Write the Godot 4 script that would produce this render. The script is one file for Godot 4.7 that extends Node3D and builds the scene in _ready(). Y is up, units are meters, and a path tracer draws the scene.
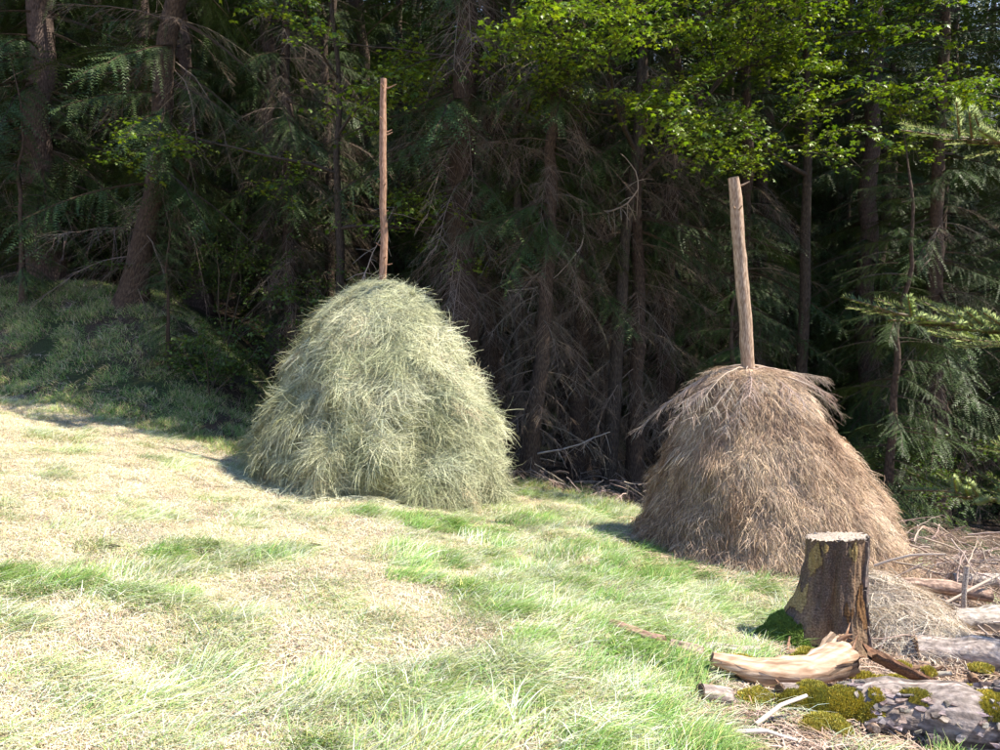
extends Node3D
# Two haystacks on a sunny meadow at the edge of a dark spruce wood. Metres, y up, the view runs along -z; "d" below means -z.

var rng := RandomNumberGenerator.new()
var noise_a := FastNoiseLite.new()
var noise_b := FastNoiseLite.new()
var taken := {}
var M := {}

# ------------------------------------------------------------------ geometry collector (triangle soup)
class Geo:
	var v := PackedVector3Array()
	var n := PackedVector3Array()
	var c := PackedColorArray()
	func tri(a: Vector3, b: Vector3, e: Vector3, col: Color) -> void:
		v.append(a); v.append(b); v.append(e)
		c.append(col); c.append(col); c.append(col)
	func trin(a: Vector3, b: Vector3, e: Vector3, na: Vector3, nb: Vector3, ne: Vector3, ca: Color, cb: Color, ce: Color) -> void:
		if (e - a).cross(b - a).dot(na + nb + ne) < 0.0:
			v.append(a); v.append(e); v.append(b)
			n.append(na); n.append(ne); n.append(nb)
			c.append(ca); c.append(ce); c.append(cb)
		else:
			v.append(a); v.append(b); v.append(e)
			n.append(na); n.append(nb); n.append(ne)
			c.append(ca); c.append(cb); c.append(ce)
	# flat ribbon along points, w0 wide at the start and w1 at the end
	func ribbon(pts: Array, w0: float, w1: float, side: Vector3, col: Color) -> void:
		var k := pts.size() - 1
		for i in k:
			var wa := side * lerpf(w0, w1, float(i) / k) * 0.5
			var wb := side * lerpf(w0, w1, float(i + 1) / k) * 0.5
			var p: Vector3 = pts[i]
			var q: Vector3 = pts[i + 1]
			tri(p - wa, p + wa, q + wb, col)
			if i < k - 1 or w1 > 0.0005:
				tri(p - wa, q + wb, q - wb, col)
	# round tube with smooth normals; wob gives an uneven radius; cap closes the ends
	func tube(pts: Array, radii: Array, sides: int, col: Color, wob: FastNoiseLite = null, amount := 0.0, freq := 1.0, cap := false, grain := Vector3(1, 0.3, 1), streak := 0.0) -> void:
		var rings := []
		var norms := []
		var ref := Vector3(0.31, 0.17, 0.93)
		var prev := Vector3.ZERO
		for i in pts.size():
			var t: Vector3 = (pts[mini(i + 1, pts.size() - 1)] - pts[maxi(i - 1, 0)]).normalized()
			var a: Vector3 = t.cross(ref).normalized() if i == 0 else (prev - t * prev.dot(t)).normalized()
			prev = a
			var b := t.cross(a)
			var ring := PackedVector3Array()
			var nor := PackedVector3Array()
			for s in sides + 1:
				var th := TAU * float(s % sides) / sides
				var o := a * cos(th) + b * sin(th)
				var r: float = radii[i]
				if wob:
					var q: Vector3 = pts[i] + o * r
					r *= 1.0 + amount * wob.get_noise_3d(q.x * freq * grain.x, q.y * freq * grain.y, q.z * freq * grain.z)
				ring.append(pts[i] + o * r)
				nor.append(o)
			rings.append(ring)
			norms.append(nor)
		for i in pts.size() - 1:
			var r0: PackedVector3Array = rings[i]
			var r1: PackedVector3Array = rings[i + 1]
			var n0: PackedVector3Array = norms[i]
			var n1: PackedVector3Array = norms[i + 1]
			for s in sides:
				var cs := col
				if streak > 0.0:
					cs = col * (1.0 + streak * (wob.get_noise_2d(s * 31.0, i * 0.5) * 1.5 + wob.get_noise_2d(s * 9.0 + 500.0, i * 1.5)))
				trin(r0[s], r0[s + 1], r1[s + 1], n0[s], n0[s + 1], n1[s + 1], cs, cs, cs)
				trin(r0[s], r1[s + 1], r1[s], n0[s], n1[s + 1], n1[s], cs, cs, cs)
		if cap:
			for e in [0, pts.size() - 1]:
				var m: Vector3 = pts[e]
				var out: Vector3 = (m - pts[1 if e == 0 else e - 1]).normalized()
				var rr: PackedVector3Array = rings[e]
				for s in sides:
					trin(m, rr[s], rr[s + 1], out, out, out, col, col, col)
	func add(g: Geo, xf: Transform3D) -> void:
		v.append_array(xf * g.v)
		c.append_array(g.c)
		if g.n.size():
			n.append_array(Transform3D(xf.basis.orthonormalized(), Vector3.ZERO) * g.n)
	func mesh() -> ArrayMesh:
		var a := []
		a.resize(Mesh.ARRAY_MAX)
		a[Mesh.ARRAY_VERTEX] = v
		a[Mesh.ARRAY_COLOR] = c
		if n.size() == v.size():
			a[Mesh.ARRAY_NORMAL] = n
		var m := ArrayMesh.new()
		m.add_surface_from_arrays(Mesh.PRIMITIVE_TRIANGLES, a)
		return m

# ------------------------------------------------------------------ small helpers
func r(a: float, b: float) -> float:
	return rng.randf_range(a, b)

func vary(col: Color, amt: float) -> Color:
	var k := 1.0 + r(-amt, amt)
	return Color(col.r * k * (1.0 + r(-amt, amt) * 0.3), col.g * k, col.b * k * (1.0 + r(-amt, amt) * 0.3))

func numbered(called: String) -> String:
	taken[called] = taken.get(called, -1) + 1
	return called if taken[called] == 0 else "%s_%03d" % [called, taken[called]]

func thing(called: String, label: String, category: String, at: Vector3, group := "") -> Node3D:
	var o := Node3D.new()
	o.name = numbered(called)
	add_child(o)
	o.position = at
	o.set_meta("label", label)
	o.set_meta("category", category)
	if group != "":
		o.set_meta("group", group)
	return o

func part(called: String, g: Geo, m: Material, parent: Node3D) -> MeshInstance3D:
	var o := MeshInstance3D.new()
	o.name = called
	o.mesh = g.mesh()
	o.material_override = m
	parent.add_child(o, true)
	return o

func scatter(called: String, mesh: Mesh, m: Material, xfs: Array, cols: Array, parent: Node3D) -> MultiMeshInstance3D:
	var mm := MultiMesh.new()
	mm.transform_format = MultiMesh.TRANSFORM_3D
	mm.use_colors = true
	mm.mesh = mesh
	mm.instance_count = xfs.size()
	for i in xfs.size():
		mm.set_instance_transform(i, xfs[i])
		mm.set_instance_color(i, cols[i])
	var o := MultiMeshInstance3D.new()
	o.name = called
	o.multimesh = mm
	o.material_override = m
	o.set_meta("kind", "stuff")
	parent.add_child(o, true)
	return o

func sm(a: float, b: float, x: float) -> float:
	return smoothstep(a, b, x)

# ------------------------------------------------------------------ materials
func ntex(freq: float, oct: int, lo: Color, hi: Color, seed_: int, normal := false, strength := 4.0, kind := FastNoiseLite.TYPE_SIMPLEX_SMOOTH, size := 512) -> NoiseTexture2D:
	var f := FastNoiseLite.new()
	f.noise_type = kind
	f.frequency = freq
	f.fractal_octaves = oct
	f.seed = seed_
	var t := NoiseTexture2D.new()
	t.width = size
	t.height = size
	t.seamless = true
	t.noise = f
	if normal:
		t.as_normal_map = true
		t.bump_strength = strength
	else:
		var gr := Gradient.new()
		gr.set_color(0, lo)
		gr.set_color(1, hi)
		t.color_ramp = gr
	return t

func mat(called: String, col := Color.WHITE, rough := 0.9, back := 0.0, tint := Color.WHITE) -> StandardMaterial3D:
	var m := StandardMaterial3D.new()
	m.resource_name = called
	m.albedo_color = col
	m.roughness = rough
	m.metallic_specular = 0.35
	m.vertex_color_use_as_albedo = true
	m.cull_mode = BaseMaterial3D.CULL_DISABLED
	if back > 0.0:
		m.backlight_enabled = true
		m.backlight = tint * back
	M[called] = m
	return m

func textured(m: StandardMaterial3D, tex: Texture2D, nrm: Texture2D, scale: Vector3, depth := 1.0) -> void:
	m.albedo_texture = tex
	m.uv1_triplanar = true
	m.uv1_scale = scale
	if nrm:
		m.normal_enabled = true
		m.normal_texture = nrm
		m.normal_scale = depth

func make_materials() -> void:
	mat("grass", Color.WHITE, 0.6, 0.7, Color(0.95, 1.0, 0.6))
	mat("straw", Color.WHITE, 0.6, 0.35, Color(1.0, 0.95, 0.8))
	mat("hay", Color.WHITE, 0.6, 0.3, Color(1.0, 0.97, 0.8))
	mat("needles", Color.WHITE, 0.5, 0.3, Color(0.9, 1.0, 0.5))
	mat("young_needles", Color.WHITE, 0.45, 0.8, Color(0.95, 1.0, 0.5))
	mat("leaf", Color.WHITE, 0.38, 0.9, Color(0.95, 1.0, 0.4))
	mat("twig", Color.WHITE, 0.85)
	mat("moss", Color.WHITE, 0.95, 0.3, Color(1, 1, 0.5))
	var bark_n := ntex(0.02, 4, Color.BLACK, Color.WHITE, 5, true, 7.0)
	var bark := mat("bark", Color.WHITE, 0.9)
	textured(bark, ntex(0.022, 5, Color(0.42, 0.4, 0.4), Color(1, 0.98, 0.96), 6), bark_n, Vector3(3.5, 0.9, 3.5), 1.3)
	var pole := mat("pole", Color.WHITE, 0.75)
	textured(pole, ntex(0.03, 4, Color(0.5, 0.42, 0.36), Color(1, 1, 1), 9), ntex(0.03, 3, Color.BLACK, Color.WHITE, 10, true, 3.0), Vector3(5, 0.7, 5), 0.7)
	var wood := mat("wood", Color.WHITE, 0.8)
	textured(wood, ntex(0.03, 5, Color(0.45, 0.4, 0.36), Color(1, 1, 1), 14), ntex(0.03, 4, Color.BLACK, Color.WHITE, 15, true, 5.0), Vector3(4, 4, 4), 0.9)
	var bare := mat("bare_wood", Color.WHITE, 0.75)
	textured(bare, ntex(0.012, 4, Color(0.62, 0.5, 0.42), Color(1, 1, 1), 31), ntex(0.012, 4, Color.BLACK, Color.WHITE, 32, true, 4.0), Vector3(0.9, 7, 7), 0.8)
	var logb := mat("log_bark", Color.WHITE, 0.9)
	textured(logb, ntex(0.016, 5, Color(0.45, 0.42, 0.4), Color(1, 1, 1), 36), ntex(0.016, 5, Color.BLACK, Color.WHITE, 37, true, 7.0), Vector3(1.6, 4, 4), 1.3)
	var soil := mat("soil", Color.WHITE, 0.97)
	textured(soil, ntex(0.06, 5, Color(0.45, 0.42, 0.4), Color(1, 1, 1), 21), ntex(0.06, 5, Color.BLACK, Color.WHITE, 22, true, 8.0), Vector3(1.1, 1.1, 1.1), 1.0)

# ------------------------------------------------------------------ the lie of the land
const EDGE := [[-30.0, 19.5], [-3.3, 10.5], [0.5, 11.4], [1.6, 10.4], [4.0, 9.6], [8.0, 9.0], [40.0, 7.0]]

func edge(x: float) -> float:
	if x <= EDGE[0][0]:
		return EDGE[0][1]
	for i in EDGE.size() - 1:
		if x <= EDGE[i + 1][0]:
			return lerpf(EDGE[i][1], EDGE[i + 1][1], (x - EDGE[i][0]) / (EDGE[i + 1][0] - EDGE[i][0]))
	return 7.0

func h(x: float, d: float) -> float:
	var y := 0.07 - 0.121 * x - 0.099 * d
	y += 0.07 * maxf(0.0, -x - 2.0) * sm(5.0, 12.0, d)
	y += sm(0.0, 3.5, d - edge(x)) * 2.0 * sm(-3.0, -6.5, x)
	y += 0.66 * maxf(0.0, minf(d, 62.0) - 21.0)
	y += noise_a.get_noise_2d(x * 6.0, d * 6.0) * 0.10 * sm(-2.0, 3.0, d)
	y += noise_a.get_noise_2d(x * 22.0 + 50.0, d * 22.0) * 0.035
	return y

func gp(x: float, d: float, up := 0.0) -> Vector3:
	return Vector3(x, h(x, d) + up, -d)

func meadow(x: float, d: float) -> float:       # 1 on the mown meadow, 0 on the forest floor
	return 1.0 - sm(-0.15, 0.35, d - edge(x) + noise_b.get_noise_2d(x * 18.0, d * 18.0) * 0.5)

func soil(x: float, d: float) -> float:         # bare litter among the logs by the stump
	var line := lerpf(0.75, 1.75, clampf((d - 3.3) / 2.0, 0.0, 1.0)) if d < 5.3 else lerpf(1.75, 4.0, (d - 5.3) / 1.8)
	if d > 5.0 and x > 3.0:
		return maxf(sm(2.9, 3.4, x + 0.2 * noise_b.get_noise_2d(x * 25.0, d * 25.0)), 0.0)
	return sm(-0.15, 0.45, x - line + noise_b.get_noise_2d(x * 25.0, d * 25.0) * 0.5) * (1.0 - sm(7.5, 9.0, d))

func green(x: float, d: float) -> float:        # where the grass has grown back green
	var g := 0.12 + 0.33 * sm(-1.1, 0.5, x + 0.12 * (d - 6.0)) * (1.0 - 0.5 * sm(8.0, 10.5, d)) + 0.22 * (1.0 - sm(3.2, 4.6, d)) * sm(-2.2, -0.8, x)
	for b in [[-2.75, 4.65, 0.75, 0.42, 0.45], [-2.05, 5.75, 0.6, 0.3, 0.42], [-1.9, 4.5, 0.5, 0.3, 0.3], [-0.85, 7.75, 0.75, 0.4, 0.55], [-0.7, 6.3, 0.4, 0.5, 0.4], [0.1, 4.9, 0.5, 0.4, 0.25], [1.2, 7.4, 0.6, 0.8, 0.25], [-0.35, 5.5, 0.5, 0.4, 0.3], [0.45, 10.6, 1.4, 0.5, 0.2]]:
		var q := pow((x - b[0]) / b[2], 2.0) + pow((d - b[1]) / b[3], 2.0)
		g += b[4] * (1.0 - sm(0.2, 1.2, q))
	var n := noise_b.get_noise_2d(x * 45.0, d * 45.0) * 0.55 + noise_a.get_noise_2d(x * 60.0, d * 60.0) * 0.45
	return clampf(g + n * 0.75, 0.0, 1.0)

func ground_normal(x: float, d: float) -> Vector3:
	var e := 0.15
	return Vector3(h(x - e, d) - h(x + e, d), 2.0 * e, h(x, d + e) - h(x, d - e)).normalized()

func axis(lo: float, hi: float, step: float, far: float) -> Array:
	var a := []
	var k := lo
	while k <= hi + 0.001:
		a.append(k)
		k += step
	var grow := step
	k = hi
	while k < far:
		grow *= 1.35
		k += grow
		a.append(k)
	grow = step
	k = lo
	while k > -far:
		grow *= 1.35
		k -= grow
		a.push_front(k)
	return a

func build_ground() -> void:
	var xs := axis(-13.0, 9.0, 0.16, 160.0)
	var ds := axis(1.5, 17.0, 0.16, 160.0)
	var v := PackedVector3Array()
	var n := PackedVector3Array()
	var c := PackedColorArray()
	var idx := PackedInt32Array()
	for d in ds:
		for x in xs:
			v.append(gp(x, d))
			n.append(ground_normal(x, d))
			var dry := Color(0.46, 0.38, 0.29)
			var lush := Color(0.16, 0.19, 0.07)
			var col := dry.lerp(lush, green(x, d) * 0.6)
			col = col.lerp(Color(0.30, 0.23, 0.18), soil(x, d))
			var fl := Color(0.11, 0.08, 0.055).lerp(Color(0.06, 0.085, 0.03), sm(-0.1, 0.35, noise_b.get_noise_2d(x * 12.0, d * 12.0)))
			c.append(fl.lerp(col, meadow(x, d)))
	var w := xs.size()
	for j in ds.size() - 1:
		for i in w - 1:
			var a := j * w + i
			idx.append_array(PackedInt32Array([a, a + w, a + 1, a + 1, a + w, a + w + 1]))
	var arr := []
	arr.resize(Mesh.ARRAY_MAX)
	arr[Mesh.ARRAY_VERTEX] = v
	arr[Mesh.ARRAY_NORMAL] = n
	arr[Mesh.ARRAY_COLOR] = c
	arr[Mesh.ARRAY_INDEX] = idx
	var m := ArrayMesh.new()
	m.add_surface_from_arrays(Mesh.PRIMITIVE_TRIANGLES, arr)
	var o := MeshInstance3D.new()
	o.name = "ground"
	o.mesh = m
	o.material_override = M.soil
	o.set_meta("kind", "structure")
	o.set_meta("label", "sloping mown meadow running into the dark forest floor")
	add_child(o)

# ------------------------------------------------------------------ grass, stubble, loose straw
# a rounded patch of blades; mix lists [share, shortest, longest, width, lean, share combed along +x, spread, bend, colours]
func patch(count: int, rad: float, mix: Array) -> Geo:
	var g := Geo.new()
	for i in count:
		var q := pow(r(0, 1), 0.6) * rad
		var a := r(0, TAU)
		var p := Vector3(cos(a) * q, -0.012, sin(a) * q)
		var u := r(0, 1)
		var k := 0
		while k < mix.size() - 1 and u > mix[k][0]:
			u -= mix[k][0]
			k += 1
		var m: Array = mix[k]
		var dir := r(-PI, PI) if r(0, 1) > m[5] else r(-m[6], m[6])
		var out := Vector3(cos(dir), 0, sin(dir))
		var l := r(m[1], m[2]) * (1.0 - 0.35 * q / rad)
		var le := clampf(m[4] + r(-0.25, 0.25), 0.02, 1.5)
		var pts := [p]
		for s in 3:
			pts.append(pts[-1] + (out * sin(le) + Vector3.UP * cos(le)) * l / 3.0)
			le = minf(le + m[7] * r(0.5, 1.4), 1.75)
		for s in 4:
			pts[s].y = maxf(pts[s].y, 0.004 + r(0, 0.012)) if s else -0.012
		var side := Vector3(-out.z, r(-0.4, 0.4), out.x).normalized()
		var cs: Array = m[8]
		g.ribbon(pts, m[3], m[3] * 0.15, side, vary(cs[rng.randi() % cs.size()], 0.5))
	return g

func build_grass() -> void:
	var bleach := Color(0.64, 0.54, 0.40)
	var straw := Color(0.55, 0.42, 0.275)
	var pale := Color(0.57, 0.58, 0.45)
	var olive := Color(0.40, 0.41, 0.17)
	var fresh := Color(0.22, 0.34, 0.10)
	var vivid := Color(0.15, 0.29, 0.055)
	var stub := [0.5, 0.025, 0.07, 0.0046, 0.5, 0.0, 1.0, 0.4, [bleach, straw, straw, bleach, olive]]
	var flat := [0.35, 0.07, 0.18, 0.0042, 1.35, 0.4, 0.9, 0.25, [bleach, bleach, pale, straw]]
	var kinds := [
		["dry_stubble", 6, func(): return patch(440, 0.21, [stub, flat, [0.15, 0.03, 0.09, 0.0034, 0.4, 0.2, 1.0, 0.3, [olive, fresh, pale]]]), "straw", "short bleached stubble and cut straw of the mown meadow", "stubble"],
		["wispy_grass", 6, func(): return patch(430, 0.21, [[0.42, 0.10, 0.27, 0.005, 0.85, 0.85, 0.75, 0.33, [pale, pale, olive, fresh]], [0.3, 0.06, 0.2, 0.0045, 1.3, 0.6, 0.8, 0.2, [bleach, bleach, pale]], [0.28, 0.05, 0.14, 0.005, 0.5, 0.5, 0.9, 0.35, [fresh, olive, pale]]]), "grass", "long wispy pale green grass combed over on the right", "grass"],
		["green_tuft", 5, func(): return patch(320, 0.15, [[0.75, 0.10, 0.24, 0.0055, 0.7, 0.85, 0.7, 0.36, [fresh, vivid, fresh, vivid, olive]], [0.25, 0.08, 0.2, 0.0036, 1.1, 0.6, 0.8, 0.25, [pale, bleach, olive]]]), "grass", "bright green grass tufts in patches over the meadow", "grass"],
		["shade_grass", 3, func(): return patch(260, 0.24, [[1.0, 0.07, 0.2, 0.006, 0.6, 0.3, 1.2, 0.35, [fresh, olive, vivid, straw]]]), "grass", "dark grass on the shaded bank below the trees", "grass"],
	]
	var meshes := []
	var xf := []
	var cl := []
	for k in kinds.size():
		var row := []
		var rx := []
		var rc := []
		for j in kinds[k][1]:
			row.append(kinds[k][2].call().mesh())
			rx.append([])
			rc.append([])
		meshes.append(row)
		xf.append(rx)
		cl.append(rc)
	var d := 2.3
	while d < 15.5:
		var step := 0.155 if d < 7.0 else 0.18
		var x := -minf(d * 0.66 + 0.5, 10.5)
		while x < minf(d * 0.66 + 0.4, 6.0):
			x += step
			var px := x + r(-0.12, 0.12)
			var pd := d + r(-0.12, 0.12)
			var k := 0
			var me := meadow(px, pd)
			if r(0, 1) > me:
				if px < -2.5 and r(0, 1) < 0.26 + 0.15 * sm(-0.1, 0.3, noise_b.get_noise_2d(px * 30.0, pd * 30.0)):
					k = 3
				elif px < 2.0 and pd < edge(px) + 0.6 and r(0, 1) < 0.5:
					k = 3
				else:
					continue
			elif r(0, 1) < soil(px, pd) * 0.96:
				continue
			else:
				var gr := green(px, pd) + r(-0.24, 0.24)
				k = 2 if gr > 0.66 else 1 if gr > 0.37 else 0
			var s := r(0.8, 1.2)
			var turn := r(-0.45, 0.45) + noise_a.get_noise_2d(px * 25.0, pd * 25.0 + 90.0) * 1.8 + 0.2
			if k == 0 or k == 3:
				turn = r(0, TAU)
			var b := Basis(Quaternion(Vector3.UP, ground_normal(px, pd))) * Basis(Vector3.UP, turn)
			var j := rng.randi() % int(kinds[k][1])
			var tone := 1.0 + 0.35 * noise_a.get_noise_2d(px * 40.0 + 11.0, pd * 40.0)
			xf[k][j].append(Transform3D(b.scaled_local(Vector3(s, s * r(0.7, 1.25), s)), gp(px, pd)))
			cl[k][j].append(vary(Color(tone, tone, tone), 0.12))
		d += step
	for k in kinds.size():
		var o := Node3D.new()
		o.name = numbered(kinds[k][0])
		o.set_meta("kind", "stuff")
		o.set_meta("label", kinds[k][4])
		o.set_meta("category", kinds[k][5])
		add_child(o)
		for j in kinds[k][1]:
			scatter("clump", meshes[k][j], M[kinds[k][3]], xf[k][j], cl[k][j], o)

# ------------------------------------------------------------------ haystacks
# strands running along +z (down the slope), y away from the stack
func straw_clump(count: int, rad: float, lo: float, hi: float, width: float, spread: float, lift: float) -> Geo:
	var g := Geo.new()
	for i in count:
		var p := Vector3(r(-rad, rad), r(-0.015, 0.02), r(-rad, rad))
		var a := r(-spread, spread) * (1.0 if r(0, 1) < 0.8 else 1.8)
		var out := Vector3(sin(a), 0, cos(a))
		var l := r(lo, hi)
		var up := r(0.0, lift)
		var b := r(-0.6, 0.6) * spread
		var side_out := Vector3(cos(a), 0, -sin(a))
		var pts := [p, p + out * l * 0.33 + Vector3(0, up, 0) * l + side_out * b * l * 0.06, p + out * l * 0.68 + Vector3(0, up * 1.1, 0) * l + side_out * b * l * 0.22, p + out * l + Vector3(0, up * r(-0.2, 1.2), 0) * l + side_out * b * l * 0.45]
		var side := (side_out + Vector3(0, r(-0.9, 0.9), 0)).normalized()
		var k := pow(r(0.0, 1.0), 1.3) * 1.25 + 0.35
		g.ribbon(pts, width, width * 0.4, side, Color(k * r(0.92, 1.08), k, k * r(0.85, 1.12)))
	return g

func profile(table: Array, t: float) -> float:
	for i in table.size() - 1:
		if t <= table[i + 1][0]:
			return lerpf(table[i][1], table[i + 1][1], (t - table[i][0]) / (table[i + 1][0] - table[i][0]))
	return table[-1][1]

func stack_point(S: Dictionary, t: float, th: float) -> Vector3:
	var rad := profile(S.prof, t)
	var dir := Vector3(cos(th), 0, sin(th))
	var y: float = t * S.tall
	var q: Vector3 = dir * rad * 2.2 + Vector3(S.seed, y * 1.6, 0)
	rad *= 1.0 + S.lump * noise_a.get_noise_3d(q.x * 14.0, q.y * 14.0, q.z * 14.0) + S.rough * noise_b.get_noise_3d(q.x * 60.0, q.y * 60.0, q.z * 60.0)
	if S.has("tiers"):
		for e in S.tiers:
			var k: float = t - e - 0.03 * noise_b.get_noise_2d(th * 40.0, e * 99.0)
			rad += 0.03 * exp(-maxf(k, 0.0) * 60.0) * (1.0 if k > 0.0 else exp(k * 9.0))
	var px: float = S.base.x + dir.x * rad + S.shift * t
	var pz: float = S.base.z + dir.z * rad
	var foot := h(S.base.x + dir.x * rad, -(S.base.z + dir.z * rad)) - 0.06
	return Vector3(px, lerpf(foot, S.base.y, sm(0.0, 0.35, t)) + y, pz) - S.base

func build_stack(S: Dictionary) -> Node3D:
	var o := thing("haystack", S.label, "haystack", S.base)
	var rows := 46
	var cols := 80
	var g := Geo.new()
	var grid := []
	for j in rows + 1:
		var row := PackedVector3Array()
		for i in cols + 1:
			row.append(stack_point(S, float(j) / rows, TAU * float(i % cols) / cols))
		grid.append(row)
	for j in rows:
		for i in cols:
			var cc := vary(S.core, 0.25)
			g.tri(grid[j][i], grid[j + 1][i + 1], grid[j][i + 1], cc)
			g.tri(grid[j][i], grid[j + 1][i], grid[j + 1][i + 1], cc)
	part("hay_mound", g, M.hay, o)
	var meshes := []
	var xf := []
	var cl := []
	for k in S.kinds.size():
		var a: Array = S.kinds[k]
		meshes.append(straw_clump(a[0], a[1], a[2], a[3], a[4], a[5], a[6]).mesh())
		xf.append([])
		cl.append([])
	for i in S.count:
		var t: float = 1.0 - sqrt(r(0.0, 1.0)) * 1.0
		if i % 9 == 0:
			t = r(0.85, 0.99)
		t = clampf(t, 0.004, 0.99)
		var th := r(0, TAU)
		var p := stack_point(S, t, th)
		var pt := stack_point(S, t, th + 0.06)
		var pu := stack_point(S, minf(t + 0.03, 1.0), th)
		var down := (p - pu).normalized()
		var nrm := (pt - p).cross(pu - p).normalized()
		if nrm.dot(Vector3(cos(th), 0.5, sin(th))) < 0.0:
			nrm = -nrm
		var xa := nrm.cross(down).normalized()
		down = xa.cross(nrm)
		var b := Basis(xa, nrm, down) * Basis(Vector3.UP, r(-S.swing, S.swing) + 0.5 * S.swing * noise_a.get_noise_3d(p.x * 60.0, p.y * 60.0, p.z * 60.0))
		var s := r(0.8, 1.25)
		var k := rng.randi() % int(S.kinds.size())
		if t > 0.93:
			s *= 0.6
		xf[k].append(Transform3D(b.scaled_local(Vector3(s, s, s)), p + nrm * 0.01))
		var pick := noise_b.get_noise_3d(p.x * 55.0 + 7.0, p.y * 55.0, p.z * 55.0) * 1.2 + r(-0.3, 0.3)
		cl[k].append(vary(S.tones[0].lerp(S.tones[1], clampf(pick + 0.5, 0, 1)) if pick < 0.62 else S.tones[2], 0.12))
	for k in S.kinds.size():
		scatter("straw", meshes[k], M.hay, xf[k], cl[k], o)
	# skirt of fallen hay round the foot
	var sx := []
	var sc := []
	for i in S.skirt:
		var th := r(0, TAU)
		var rad: float = profile(S.prof, 0.0) * (0.97 + absf(rng.randfn(0, 1)) * 0.11)
		if th > PI * 0.5 and th < PI * 0.95:
			rad *= 1.0 + absf(rng.randfn(0, 1)) * 0.09
		var x: float = S.base.x + cos(th) * rad
		var d: float = -(S.base.z + sin(th) * rad)
		var b := Basis(Quaternion(Vector3.UP, ground_normal(x, d))) * Basis(Vector3.UP, r(0, TAU))
		sx.append(Transform3D(b, gp(x, d, 0.015) - S.base))
		sc.append(vary(S.tones[1], 0.2))
	scatter("fallen_hay", straw_clump(22, 0.13, 0.1, 0.26, 0.005, 1.6, 0.12).mesh(), M.hay, sx, sc, o)
	# the pole the hay is heaped round
	var pg := Geo.new()
	var top: Vector3 = S.pole_top - S.base
	var low: Vector3 = S.pole_foot - S.base
	var pts := []
	var rr := []
	for i in 41:
		var f := i / 40.0
		var wig := Vector3(noise_a.get_noise_2d(f * 60.0, S.seed), 0, noise_a.get_noise_2d(f * 60.0, S.seed + 30.0)) * 0.035
		pts.append(low.lerp(top, f) + wig)
		rr.append(lerpf(S.pole_r, S.pole_r * 0.82, f) * (0.93 if i == 40 else 1.0 + 0.10 * exp(-pow(fposmod(f * 9.0 + 0.3, 1.0) - 0.5, 2.0) * 160.0)))
	pg.tube(pts, rr, 20, S.pole_col, noise_a, 0.2, 150.0, false, Vector3(1, 0.25, 1), 0.35)
	var pole := part("pole", pg, M.pole, o)
	var eg := Geo.new()
	var dir := (top - low).normalized()
	eg.tube([pts[40] - dir * 0.002, pts[40] + dir * 0.006], [rr[40] * 0.97, rr[40] * 0.9], 14, S.pole_end, null, 0, 1, true)
	part("sawn_end", eg, M.wood, pole)
	for i in S.stubs:
		var f := r(0.55, 0.985) if i else 0.975
		var a := r(0, TAU) if i else 0.1
		var out := Vector3(cos(a), r(0.0, 0.4), sin(a)).normalized()
		var sp := low.lerp(top, f)
		var sg := Geo.new()
		var ln := r(0.06, 0.13) if i else 0.16
		sg.tube([sp, sp + out * ln * 0.6, sp + out * ln + Vector3(0, 0.01, 0)], [0.013, 0.009, 0.005], 6, S.pole_col * 0.9, null, 0, 1, true)
		part("branch_stub", sg, M.pole, pole)
	return o

func dead_spray(len_: float, droop: float, twigs: int, col: Color, thick: float, sub := 0.4) -> Geo:
	var g := Geo.new()
	var pts := []
	var rr := []
	var bend := r(-0.25, 0.25)
	for i in 9:
		var f := i / 8.0
		pts.append(Vector3(f * len_, -droop * f * f * len_ + r(-0.012, 0.012) * len_, bend * f * f * len_ + r(-0.012, 0.012) * len_))
		rr.append(lerpf(thick, thick * 0.22, f))
	g.tube(pts, rr, 4, col)
	for i in twigs:
		var f := r(0.12, 1.0)
		var k := mini(int(f * 8), 7)
		var p: Vector3 = pts[k].lerp(pts[k + 1], f * 8 - k)
		var s := 1.0 if i % 2 else -1.0
		var l := len_ * r(0.12, sub) * (1.1 - 0.5 * f)
		var out := Vector3(r(0.3, 0.9), -r(0.1, 0.9), s * r(0.3, 0.9)).normalized()
		var q := p + out * l * 0.5 + Vector3(0, -0.04 * l, 0)
		var e := p + out * l + Vector3(0, -0.25 * l, 0)
		var cc := vary(col, 0.35)
		g.tube([p, q, e], [thick * 0.32, thick * 0.22, thick * 0.1], 3, cc)
		for w in 2:
			var st := p.lerp(e, r(0.25, 0.9))
			var o2 := (out + Vector3(r(-0.7, 0.7), r(-0.9, 0.2), r(-0.7, 0.7))).normalized()
			g.tube([st, st + o2 * l * r(0.15, 0.4)], [thick * 0.18, thick * 0.08], 3, cc)
	return g

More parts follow.
